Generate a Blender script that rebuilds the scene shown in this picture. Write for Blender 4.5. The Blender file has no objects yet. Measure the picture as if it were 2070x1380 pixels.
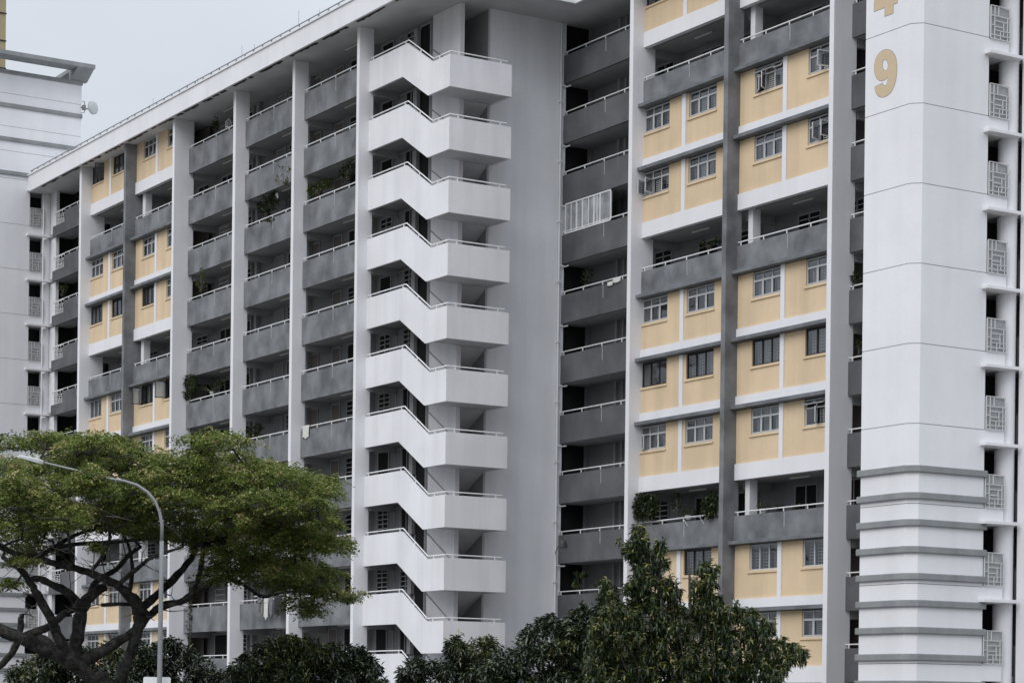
import bpy, math, random
import numpy as np
from mathutils import Vector, Matrix

random.seed(7)
RNG = np.random.default_rng(11)
C = bpy.context.scene.collection
S = bpy.context.scene
H = 1.7                       # eye height; every z below is measured from the eye level and lifted by H
GZ = -H                       # the ground

# ------------------------------------------------------------------ camera
F_PX, TH, HOR, RO = 4622.03, 0.559018, 1426.88, 0.01204
VIEW = Vector((-math.cos(TH), math.sin(TH), 0)); RIGHT = Vector((math.sin(TH), math.cos(TH), 0))
cam = bpy.data.cameras.new('camera'); co = bpy.data.objects.new('camera', cam); C.objects.link(co)
cam.sensor_width = 36; cam.lens = F_PX / 2070 * 36; cam.shift_y = (HOR - 690) / 2070
cam.clip_start = 1; cam.clip_end = 6000
Rc = RIGHT * math.cos(RO) + Vector((0, 0, 1)) * math.sin(RO)
Uc = Vector((0, 0, 1)) * math.cos(RO) - RIGHT * math.sin(RO)
m3 = Matrix((Rc, Uc, -VIEW)).transposed()
co.matrix_world = Matrix.Translation((0, 0, H)) @ m3.to_4x4()
S.camera = co

# ------------------------------------------------------------------ sky and light (overcast)
w = bpy.data.worlds.new('World'); S.world = w; w.use_nodes = True
nt = w.node_tree; N = nt.nodes; L = nt.links; N.clear()
SUN_EL, SUN_AZ = math.radians(40), math.radians(159)      # compass-like: sun towards -x,-y
outw = N.new('ShaderNodeOutputWorld'); bg = N.new('ShaderNodeBackground')
sky = N.new('ShaderNodeTexSky'); sky.sky_type = 'NISHITA'; sky.sun_disc = False
sky.sun_elevation = SUN_EL; sky.sun_rotation = SUN_AZ; sky.dust_density = 4; sky.air_density = 1.0
hs = N.new('ShaderNodeHueSaturation'); hs.inputs['Saturation'].default_value = 0.35
hs.inputs['Value'].default_value = 1.0
L.new(sky.outputs[0], hs.inputs['Color'])
tc = N.new('ShaderNodeTexCoord'); sx = N.new('ShaderNodeSeparateXYZ'); L.new(tc.outputs['Generated'], sx.inputs[0])
cl = N.new('ShaderNodeMath'); cl.operation = 'MAXIMUM'; cl.inputs[1].default_value = 0.0; L.new(sx.outputs[2], cl.inputs[0])
ma = N.new('ShaderNodeMath'); ma.operation = 'MULTIPLY_ADD'; L.new(cl.outputs[0], ma.inputs[0])
ma.inputs[1].default_value = 1.35; ma.inputs[2].default_value = 0.36
mp = N.new('ShaderNodeMapping'); mp.inputs['Scale'].default_value = (1.2, 1.2, 4.0); L.new(tc.outputs['Generated'], mp.inputs[0])
nz = N.new('ShaderNodeTexNoise'); nz.inputs['Scale'].default_value = 2.2; nz.inputs['Detail'].default_value = 4
L.new(mp.outputs[0], nz.inputs[0])
mr = N.new('ShaderNodeMapRange'); mr.inputs[3].default_value = 0.90; mr.inputs[4].default_value = 1.09; mr.inputs[1].default_value = .3; mr.inputs[2].default_value = .7
L.new(nz.outputs[0], mr.inputs[0])
mm = N.new('ShaderNodeMath'); mm.operation = 'MULTIPLY'; L.new(ma.outputs[0], mm.inputs[0]); L.new(mr.outputs[0], mm.inputs[1])
vs = N.new('ShaderNodeVectorMath'); vs.operation = 'SCALE'; vs.inputs[0].default_value = (0.925, 0.993, 1.085); L.new(mm.outputs[0], vs.inputs['Scale'])
vn = N.new('ShaderNodeVectorMath'); vn.operation = 'MULTIPLY_ADD'; L.new(hs.outputs[0], vn.inputs[0])
vn.inputs[1].default_value = (0.009, 0.009, 0.009); L.new(vs.outputs[0], vn.inputs[2])
L.new(vn.outputs[0], bg.inputs[0]); bg.inputs[1].default_value = 1.0; L.new(bg.outputs[0], outw.inputs[0])
sl = bpy.data.lights.new('sun', 'SUN'); sl.energy = 1.15; sl.angle = math.radians(40); sl.color = (1.0, 0.975, 0.94)
so = bpy.data.objects.new('sun', sl); C.objects.link(so)
sd = Vector((0.36 * math.cos(SUN_EL), -0.933 * math.cos(SUN_EL), math.sin(SUN_EL)))
so.rotation_euler = sd.to_track_quat('Z', 'Y').to_euler(); so.location = (-60, -30, 60)
S.view_settings.view_transform = 'Standard'; S.view_settings.look = 'None'
S.view_settings.exposure = 0.0; S.view_settings.gamma = 1.0
S.cycles.max_bounces = 6; S.cycles.diffuse_bounces = 3; S.cycles.glossy_bounces = 2; S.cycles.transparent_max_bounces = 12

# ------------------------------------------------------------------ materials
def mat(name, col, rough=0.75, var=0.0, scale=0.6, streak=0.0, bump=0.0, spec=0.3, metal=0.0, grain=0.0, dirt=None):
    m = bpy.data.materials.new(name); m.use_nodes = True
    n = m.node_tree.nodes; l = m.node_tree.links; b = n['Principled BSDF']
    b.inputs['Roughness'].default_value = rough; b.inputs['Specular IOR Level'].default_value = spec
    b.inputs['Metallic'].default_value = metal
    b.inputs['Base Color'].default_value = (*col, 1)
    if var or streak or grain:
        g = n.new('ShaderNodeTexCoord')
        src = None
        def noise(sc, vec, det=5):
            mpn = n.new('ShaderNodeMapping'); mpn.inputs['Scale'].default_value = vec
            l.new(g.outputs['Object'], mpn.inputs[0])
            t = n.new('ShaderNodeTexNoise'); t.inputs['Scale'].default_value = sc; t.inputs['Detail'].default_value = det
            l.new(mpn.outputs[0], t.inputs[0]); return t.outputs[0]
        val = None
        for amt, sc, vec, lo, hi in ((var, scale, (1, 1, 1), .32, .68), (streak, 1.6, (1, 1, 0.07), .42, .75), (grain, 9, (1, 1, 1), .3, .7)):
            if not amt: continue
            o = noise(sc, vec)
            r = n.new('ShaderNodeMapRange'); r.inputs[1].default_value = lo; r.inputs[2].default_value = hi
            if amt == streak and vec[2] < 1:
                r.inputs[3].default_value = 1.0; r.inputs[4].default_value = 1 - amt
            else:
                r.inputs[3].default_value = 1 - amt; r.inputs[4].default_value = 1 + amt
            l.new(o, r.inputs[0])
            if val is None: val = r.outputs[0]
            else:
                q = n.new('ShaderNodeMath'); q.operation = 'MULTIPLY'; l.new(val, q.inputs[0]); l.new(r.outputs[0], q.inputs[1]); val = q.outputs[0]
        v = n.new('ShaderNodeVectorMath'); v.operation = 'SCALE'; v.inputs[0].default_value = col; l.new(val, v.inputs['Scale'])
        l.new(v.outputs[0], b.inputs['Base Color'])
        if bump:
            bp = n.new('ShaderNodeBump'); bp.inputs['Strength'].default_value = bump; bp.inputs['Distance'].default_value = .03
            l.new(noise(14, (1, 1, 1)), bp.inputs['Height']); l.new(bp.outputs[0], b.inputs['Normal'])
    return m

def leafmat(name, cols, rough=0.5, spec=0.4, pos=None, trans=0.25):
    m = bpy.data.materials.new(name); m.use_nodes = True
    n = m.node_tree.nodes; l = m.node_tree.links; b = n['Principled BSDF']
    gi = n.new('ShaderNodeNewGeometry'); at = n.new('ShaderNodeAttribute'); at.attribute_name = 'tone'
    ad = n.new('ShaderNodeMath'); ad.operation = 'MULTIPLY_ADD'; l.new(gi.outputs['Random Per Island'], ad.inputs[0]); ad.inputs[1].default_value = .45
    l.new(at.outputs['Fac'], ad.inputs[2])
    r = n.new('ShaderNodeValToRGB'); e = r.color_ramp.elements
    while len(e) > 1: e.remove(e[-1])
    e[0].position = 0; e[0].color = (*cols[0], 1)
    for i, c in enumerate(cols[1:]):
        q = e.new((i + 1) / (len(cols) - 1) if pos is None else pos[i + 1]); q.color = (*c, 1)
    l.new(ad.outputs[0], r.inputs[0]); l.new(r.outputs[0], b.inputs['Base Color'])
    b.inputs['Roughness'].default_value = rough; b.inputs['Specular IOR Level'].default_value = spec
    tr = n.new('ShaderNodeBsdfTranslucent'); l.new(r.outputs[0], tr.inputs[0])
    mx = n.new('ShaderNodeMixShader'); mx.inputs[0].default_value = trans
    l.new(b.outputs[0], mx.inputs[1]); l.new(tr.outputs[0], mx.inputs[2]); l.new(mx.outputs[0], n['Material Output'].inputs[0])
    return m

M = {}
M['white'] = mat('white_paint', (.77, .765, .79), .8, var=.06, scale=.35, streak=.11, grain=.02, bump=.05)
M['tower'] = mat('tower_paint', (.79, .785, .81), .8, var=.05, scale=.3, streak=.045, grain=.015, bump=.05)
M['fin'] = mat('fin_paint', (.78, .775, .80), .8, var=.03, scale=.4, streak=.06, grain=.02, bump=.04)
M['core'] = mat('grey_wall_paint', (.80, .80, .83), .85, var=.05, scale=.3, streak=.09, grain=.02, bump=.05)
M['frost'] = mat('frosted_panel', (.36, .37, .38), .5, var=.25, scale=2.5, streak=.5, grain=.05)
M['mark'] = mat('drip_mark', (.36, .37, .38), .7, grain=.05)
M['soffit'] = mat('soffit_paint', (.56, .56, .575), .85, var=.10, scale=.6, grain=.03)
M['slab'] = mat('shaded_slab_paint', (.32, .32, .33), .85, var=.12, scale=.6, grain=.04)  # darker copy of the soffit paint, corridor shade put into the colour
M['inner'] = mat('shaded_corridor_paint', (.23, .23, .24), .85, var=.10, scale=.5, streak=.12, grain=.03)  # base colour lowered to carry the shade of the corridor recess
M['grey'] = mat('grey_parapet_paint', (.185, .19, .20), .8, var=.34, scale=.9, streak=.16, grain=.05, bump=.12)
M['grey2'] = mat('dark_parapet_paint', (.12, .122, .13), .8, var=.24, scale=.55, streak=.14, grain=.05, bump=.12)
M['ledge'] = mat('ledge_paint', (.165, .175, .188), .8, var=.18, scale=1.5, streak=.2, grain=.06, bump=.12)
M['yellow'] = mat('yellow_paint', (.71, .55, .37), .8, var=.06, scale=.5, streak=.13, grain=.02, bump=.05)
M['rail'] = mat('white_rail_paint', (.80, .81, .82), .5, grain=.03)
M['alu'] = mat('aluminium_frame', (.52, .53, .54), .45, grain=.05, spec=.5)
M['dark'] = mat('dark_frame', (.03, .03, .03), .5, grain=.05)
M['black'] = mat('opening_shade_paint', (.012, .012, .013), .9, grain=.05)  # near-black colour stands in for the shade inside openings
M['wood'] = mat('painted_door', (.16, .14, .125), .7, grain=.08)
M['grille'] = mat('white_grille', (.66, .66, .66), .6, grain=.03)
M['louvre'] = mat('window_grille', (.6, .6, .6), .6, grain=.03)
M['curtain'] = mat('curtain_cloth', (.42, .42, .41), .95, var=.15, scale=2, streak=.5)
M['mesh'] = mat('grille_backing', (.35, .355, .36), .9, var=.1, scale=3, grain=.1)
M['steel'] = mat('galvanised_steel', (.24, .245, .26), .5, var=.1, scale=2, grain=.05, spec=.5)
M['band'] = mat('band_paint', (.27, .28, .285), .8, var=.07, scale=.8, streak=.2, grain=.05, bump=.08)
M['digit'] = mat('digit_paint', (.60, .47, .32), .75, grain=.04)
M['digit_edge'] = mat('digit_outline', (.25, .25, .27), .75, grain=.04)
M['beige'] = mat('beige_wall', (.38, .32, .20), .85, var=.12, scale=.2, streak=.3, grain=.04)
M['bark'] = mat('dark_bark', (.034, .032, .030), .95, var=.7, scale=3.5, streak=.5, grain=.6, bump=1.0)
M['twig'] = mat('twig_bark', (.10, .095, .085), .9, var=.2, scale=3, grain=.2)
M['ground_grey'] = mat('grey_ground', (.17, .165, .15), .95, var=.3, scale=.4, grain=.3)  # plain grey for the unseen ground, lightened to bounce fill onto the block
M['paving'] = mat('paving', (.28, .27, .26), .9, var=.1, scale=.6, grain=.1)
M['mottled_dark'] = mat('dark_slot', (.05, .048, .045), .9, var=.4, scale=4, grain=.4)
M['pot'] = mat('clay_pot', (.05, .038, .032), .8, grain=.08)
M['whitepot'] = mat('white_pot', (.55, .55, .53), .7, grain=.08)
M['cloth_pale'] = mat('pale_cloth', (.62, .62, .58), .95, var=.06, scale=3, grain=.05)
M['cloth_dark'] = mat('dark_cloth', (.03, .03, .035), .95, var=.2, scale=3, grain=.1)
M['cloth_grey'] = mat('grey_cloth', (.18, .18, .19), .95, var=.2, scale=3, grain=.1)
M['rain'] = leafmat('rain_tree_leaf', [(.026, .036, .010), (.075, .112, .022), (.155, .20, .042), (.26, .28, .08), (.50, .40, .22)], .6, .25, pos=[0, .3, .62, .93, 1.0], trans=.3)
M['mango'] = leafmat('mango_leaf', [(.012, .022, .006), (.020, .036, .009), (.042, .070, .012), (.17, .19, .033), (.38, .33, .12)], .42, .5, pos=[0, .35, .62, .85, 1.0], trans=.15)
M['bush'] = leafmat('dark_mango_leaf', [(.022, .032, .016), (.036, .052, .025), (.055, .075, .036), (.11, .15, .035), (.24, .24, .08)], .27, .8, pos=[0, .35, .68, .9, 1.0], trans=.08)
M['plant'] = leafmat('pot_plant_leaf', [(.012, .018, .008), (.025, .038, .014), (.045, .065, .02), (.10, .14, .03), (.14, .18, .05)], .5, .4)
M['vine'] = leafmat('pale_vine_leaf', [(.03, .045, .012), (.07, .09, .02), (.14, .15, .03), (.20, .20, .05), (.2, .2, .06)], .6, .3)
# window glass
g = bpy.data.materials.new('window_glass'); g.use_nodes = True; n = g.node_tree.nodes; l = g.node_tree.links
n.remove(n['Principled BSDF']); tr = n.new('ShaderNodeBsdfTransparent'); tr.inputs[0].default_value = (.62, .64, .66, 1)
gl = n.new('ShaderNodeBsdfGlossy'); gl.inputs['Roughness'].default_value = .04; gl.inputs['Color'].default_value = (.85, .88, .92, 1)
nz2 = n.new('ShaderNodeTexNoise'); nz2.inputs['Scale'].default_value = .9; bp = n.new('ShaderNodeBump'); bp.inputs['Strength'].default_value = .15; bp.inputs['Distance'].default_value = .05
l.new(nz2.outputs[0], bp.inputs['Height']); l.new(bp.outputs[0], gl.inputs['Normal'])
mx = n.new('ShaderNodeMixShader'); mx.inputs[0].default_value = .17
l.new(tr.outputs[0], mx.inputs[1]); l.new(gl.outputs[0], mx.inputs[2]); l.new(mx.outputs[0], n['Material Output'].inputs[0]); M['glass'] = g

# ------------------------------------------------------------------ helpers
def origin(o):
    v = Vector((0, 0, 0))
    while o: v = v + o.location; o = o.parent
    return v

def tag(o, label=None, cat=None, group=None, kind=None):
    for k, v in (('label', label), ('category', cat), ('group', group), ('kind', kind)):
        if v: o[k] = v
    return o

def empty(name, loc, label, cat, group=None):
    o = bpy.data.objects.new(name, None); C.objects.link(o); o.location = (loc[0], loc[1], loc[2] + H); o.empty_display_size = .3
    return tag(o, label, cat, group)

class MB:
    def __init__(s): s.v = []; s.f = []; s.m = []; s.cur = 0
    def box(s, x0, x1, y0, y1, z0, z1):
        b = len(s.v)
        s.v += [(x0, y0, z0), (x1, y0, z0), (x1, y1, z0), (x0, y1, z0), (x0, y0, z1), (x1, y0, z1), (x1, y1, z1), (x0, y1, z1)]
        for q in ((0, 3, 2, 1), (4, 5, 6, 7), (0, 1, 5, 4), (1, 2, 6, 5), (2, 3, 7, 6), (3, 0, 4, 7)): s.f.append(tuple(b + i for i in q)); s.m.append(s.cur)
        return s
    def prism(s, poly, axis, a, b2):      # poly (u,v) extruded along axis between a and b2
        b = len(s.v); n = len(poly)
        def P(u, v, t): return {'x': (t, u, v), 'y': (u, t, v), 'z': (u, v, t)}[axis]
        s.v += [P(u, v, a) for u, v in poly] + [P(u, v, b2) for u, v in poly]
        s.f.append(tuple(b + i for i in range(n))); s.f.append(tuple(b + n + i for i in reversed(range(n)))); s.m += [s.cur] * 2
        for i in range(n):
            j = (i + 1) % n; s.f.append((b + i, b + n + i, b + n + j, b + j)); s.m.append(s.cur)
        return s
    def tube(s, pts, rad, n=6):
        pts = [Vector(p) for p in pts]; b = len(s.v)
        if not hasattr(rad, '__len__'): rad = [rad] * len(pts)
        for i, p in enumerate(pts):
            d = (pts[min(i + 1, len(pts) - 1)] - pts[max(i - 1, 0)]).normalized()
            a = d.cross(Vector((0, 0, 1)) if abs(d.z) < .9 else Vector((1, 0, 0))).normalized(); c = d.cross(a)
            for k in range(n):
                t = 2 * math.pi * k / n; q = p + (a * math.cos(t) + c * math.sin(t)) * rad[i]; s.v.append(tuple(q))
        for i in range(len(pts) - 1):
            for k in range(n):
                k2 = (k + 1) % n
                s.f.append((b + i * n + k, b + i * n + k2, b + (i + 1) * n + k2, b + (i + 1) * n + k)); s.m.append(s.cur)
        s.f.append(tuple(b + k for k in reversed(range(n)))); s.f.append(tuple(b + (len(pts) - 1) * n + k for k in range(n))); s.m += [s.cur] * 2
        return s
    def xf(s, mtx, start=0):
        for i in range(start, len(s.v)): s.v[i] = tuple(mtx @ Vector(s.v[i]))
        return s
    def build(s, name, mats, parent=None, loc=None, smooth=False, bevel=0):
        if not isinstance(mats, (list, tuple)): mats = [mats]
        me = bpy.data.meshes.new(name)
        ob = bpy.data.objects.new(name, me); C.objects.link(ob)
        if parent is not None: ob.parent = parent; off = origin(parent)
        else:
            off = Vector((loc[0], loc[1], loc[2] + H)) if loc else Vector((0, 0, 0)); ob.location = off
        me.from_pydata([(x - off.x, y - off.y, z + H - off.z) for x, y, z in s.v], [], s.f)
        for q in mats: me.materials.append(M[q])
        if len(mats) > 1: me.polygons.foreach_set('material_index', s.m)
        if smooth: me.polygons.foreach_set('use_smooth', [True] * len(s.f))
        if bevel:
            bv = ob.modifiers.new('bevel', 'BEVEL'); bv.width = bevel; bv.segments = 2; bv.limit_method = 'ANGLE'
        me.update(); return ob

def at(px, py, d):
    a = px - 1035; b = HOR - py
    p = (VIEW + RIGHT * ((a - RO * b) / F_PX)) * d
    return Vector((p.x, p.y, (b + RO * a) / F_PX * d))

# ------------------------------------------------------------------ ground
gmb = MB(); gmb.v = [(-3000, -1500, GZ), (1500, -1500, GZ), (1500, 3000, GZ), (-3000, 3000, GZ)]; gmb.f = [(0, 1, 2, 3)]; gmb.m = [0]
tag(gmb.build('ground', 'ground_grey'), kind='structure')
pv = MB().box(-150, -50, 44, 49.5, GZ + .004, GZ + .1)
tag(pv.build('pavement', 'paving'), kind='structure')

# ================================================================== THE APARTMENT BLOCK
BLK = empty('apartment_block', (-100, 56, GZ), 'long twelve storey apartment block with grey balconies, yellow panels and a white zigzag staircase', 'apartment block')
def P(k): return 2.8 * k
Y1, Y2 = 51.32, 58.5          # parapet planes of the left and the right wing
YB1, YB2 = 52.95, 60.2         # corridor walls
NK = 11
ZS = 31.95                    # soffit under the roof

# roof
mb = MB().box(-143, -86.7, 50.18, 66, ZS, 32.3).box(-86.7, -60, 57.22, 66, ZS, 32.3)
mb.build('roof_slab', 'soffit', BLK)
mb = MB().box(-138, -86.58, 50.0, 50.12, 31.88, 32.85).box(-86.7, -86.58, 50.12, 57.22, 31.88, 32.85).box(-86.58, -60, 57.1, 57.22, 31.88, 32.85)
mb.build('fascia', 'fin', BLK)
mb = MB().box(-138, -86.5, 49.93, 50.3, 32.852, 32.93).box(-86.8, -86.5, 50.3, 57.03, 32.852, 32.93).box(-86.5, -60, 57.03, 57.4, 32.852, 32.93)
mb.build('coping', 'white', BLK)
mb = MB()
x = -137.6
while x < -87: mb.box(x, x + .07, 50.1, 50.16, 32.93, 33.16); x += 1.03
mb.tube([(-137.8, 50.13, 33.17), (-86.7, 50.13, 33.17)], .035, 6)
mb.build('roof_railing', 'steel', BLK)
mb = MB()
for x, h in ((-134, .5), (-127, .35), (-119, .55), (-113, .35), (-107.5, .75), (-106, .45), (-101, .9), (-98.8, .4), (-95, 1.1), (-92, .5)):
    mb.tube([(x, 50.35, 32.9), (x, 50.35, 33.1 + h)], .012, 4).box(x - .06, x + .06, 50.3, 50.4, 32.93, 33.15)
mb.build('lightning_rods', 'steel', BLK)
mb = MB()
for x in (-126.0, -104.6, -97.7, -112): mb.box(x, x + .5, 50.6, 51, 32.3, 33.25)
mb.build('roof_vents', 'fin', BLK)
x = -136.2
while x < -88:
    mb = MB()
    ln = 2.75
    for q in range(9):
        if random.random() < .85: mb.box(x + q * ln / 9, x + (q + 1) * ln / 9 - .02, 50.14 + random.random() * .05, 50.30 + random.random() * .12, ZS - .035, ZS - .003)
    x += 3.45; mb.build('soffit_slot', 'mottled_dark', BLK)  # dark patchy strips along the soffit edge

# floor slabs
for k in range(NK):
    z1 = 29.3 - P(k); z0 = 29.1 - P(k); mb = MB()
    mb.box(-143, -92.0, Y1 + .13, 62, z0, z1)            # left wing
    mb.box(-92.0, -89.8, 54.6, 62, z0, z1)
    mb.box(-89.8, -60.9, Y2 + .14, 64, z0, z1)
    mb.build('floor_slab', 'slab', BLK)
for k in range(NK):
    z0 = 28.78 - P(k)
    for x in (-130.1, -123.2, -116.4, -109.2, -102.4, -95.5): MB().box(x + .015, x + .2, Y1 + .25, YB1, z0, 29.099 - P(k)).build('cross_beam', 'slab', BLK)
    for x in (-82.85, -76.0, -69.2): MB().box(x + .015, x + .2, Y2 + .3, YB2, z0, 29.099 - P(k)).build('cross_beam', 'slab', BLK)
# corridor walls
mb = MB().box(-143, -92.3, YB1, YB1 + .2, GZ, ZS).box(-89.6, -61, YB2, YB2 + .2, GZ, ZS)
mb.box(-92.3, -92.1, 52.85, YB1 + .2, GZ, ZS)
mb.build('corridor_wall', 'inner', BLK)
# black sheets standing in for the shade inside the lift lobbies
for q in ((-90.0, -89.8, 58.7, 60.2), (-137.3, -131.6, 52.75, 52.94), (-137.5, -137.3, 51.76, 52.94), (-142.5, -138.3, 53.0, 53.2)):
    MB().box(*q, GZ, ZS - .002).build('lobby_shade_wall', 'black', BLK)
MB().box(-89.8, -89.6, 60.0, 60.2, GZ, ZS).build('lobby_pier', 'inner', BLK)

# fins: (x0, x1, y0, y1, material)
FINS = [(-130.16, -129.85, 50.4, 51.9, 'fin'), (-123.25, -122.97, 50.4, 51.6, 'grey'), (-116.47, -116.2, 50.45, 51.62, 'fin'),
        (-109.30, -109.0, 50.75, 51.55, 'fin'), (-102.48, -102.2, 50.78, 51.55, 'fin'), (-95.68, -95.42, 50.78, 51.55, 'fin'),
        (-82.86, -82.59, 57.54, 58.75, 'fin'), (-75.99, -75.70, 57.54, 58.35, 'grey'), (-69.27, -69.0, 57.58, 58.75, 'fin')]
for a, b, c, d, m in FINS: MB().box(a, b, c, d, GZ, ZS).build('fin_wall', m, BLK, bevel=.012)
MB().box(-122.7, -122.3, 51.35, 51.75, GZ, ZS).build('inner_column', 'fin', BLK); MB().box(-75.45, -75.15, 58.5, 58.9, GZ, ZS).build('inner_column', 'fin', BLK)
MB().box(-138.0, -137.0, 51.55, 51.75, GZ, ZS).build('lobby_pier', 'fin', BLK)

def railing(par, x0, x1, y, z, step=1.45):
    r = MB().tube([(x0, y, z), (x1, y, z)], .028, 6)
    n = max(2, int((x1 - x0) / step))
    for i in range(n + 1):
        xx = x0 + .18 + (x1 - x0 - .36) * i / n; r.box(xx - .02, xx + .02, y - .02, y + .02, z - .19, z - .01)
    r.build('railing', 'rail', par)

def parapet(x0, x1, y, ztop, zbot, m='grey', strip=True, lab=None):
    p = MB().box(x0, x1, y, y + .12, zbot, ztop).build('parapet', m, BLK)
    railing(p, x0 + .02, x1 - .02, y + .05, ztop + .16)
    if strip:
        xm = (x0 + x1) / 2 + .1
        MB().box(xm - .022, xm + .022, y - .006, y + .01, ztop - .55 - random.random() * .1, ztop - .05).build('drip_mark', 'mark', p)
    if lab: p['label'] = lab
    return p

def ceiling_light(x, y, k):
    MB().box(x, x + 1.25, y, y + .07, 31.8 - P(k), 31.87 - P(k)).build('ceiling_light', 'whitepot', BLK)

BAYS1 = [(-116.2, -109.30), (-109.0, -102.48), (-102.2, -95.68)]
for bi, (x0, x1) in enumerate(BAYS1):
    for k in range(NK):
        parapet(x0, x1, Y1, 30.37 - P(k), 29.03 - P(k), 'grey')
        if bi != 1 or k % 3: ceiling_light(x0 + 3.2, Y1 + .55, k)
for k in range(NK):
    parapet(-89.6, -82.86, Y2, 30.42 - P(k), 29.1 - P(k), 'grey2')
    parapet(-69.0, -63.3, Y2, 30.42 - P(k), 29.1 - P(k), 'grey2')
    # lobby bay beside the left tower: half parapet with ornamental grille
    p = MB().box(-137.0, -135.0, Y1, Y1 + .12, 29.03 - P(k), 29.68 - P(k)).box(-135.0, -130.16, Y1, Y1 + .12, 29.03 - P(k), 30.37 - P(k)).build('parapet', 'grey2', BLK)
    railing(p, -136.98, -130.18, Y1 + .05, 30.53 - P(k), 1.2)
    MB().box(-132.6, -132.56, Y1 - .006, Y1 + .01, 29.8 - P(k), 30.3 - P(k)).build('drip_mark', 'mark', p)

def grille(b, u0, u1, v0, v1, fixed, axis, t=.035, th=.03):
    """ornamental grille of offset rectangles in the plane axis = fixed"""
    def bar(a0, a1, b0, b1):
        if axis == 'y': b.box(a0, a1, fixed, fixed + th, b0, b1)
        else: b.box(fixed, fixed + th, a0, a1, b0, b1)
    W = u1 - u0; Hh = v1 - v0
    def V(u, a, c): bar(u0 + u * W - t / 2, u0 + u * W + t / 2, v0 + a * Hh, v0 + c * Hh)
    def Hz(v, a, c): bar(u0 + a * W, u0 + c * W, v0 + v * Hh - t / 2, v0 + v * Hh + t / 2)
    for u in (0, 1): V(u, 0, 1)
    for v in (0, 1): Hz(v, 0, 1)
    Hz(.70, 0, 1); V(.2, 0, 1); V(.4, .7, 1); V(.86, 0, .7); Hz(.55, .2, .86); V(.66, .12, .55); Hz(.27, .2, 1); V(.5, 0, .27); Hz(.12, 0, 1); Hz(.42, 0, .2); Hz(.38, .2, .66)
for k in range(NK):
    b = MB(); grille(b, -136.5, -135.02, 29.72 - P(k), 30.48 - P(k), Y1 + .02, 'y'); b.build('grille', 'grille', BLK)

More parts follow.
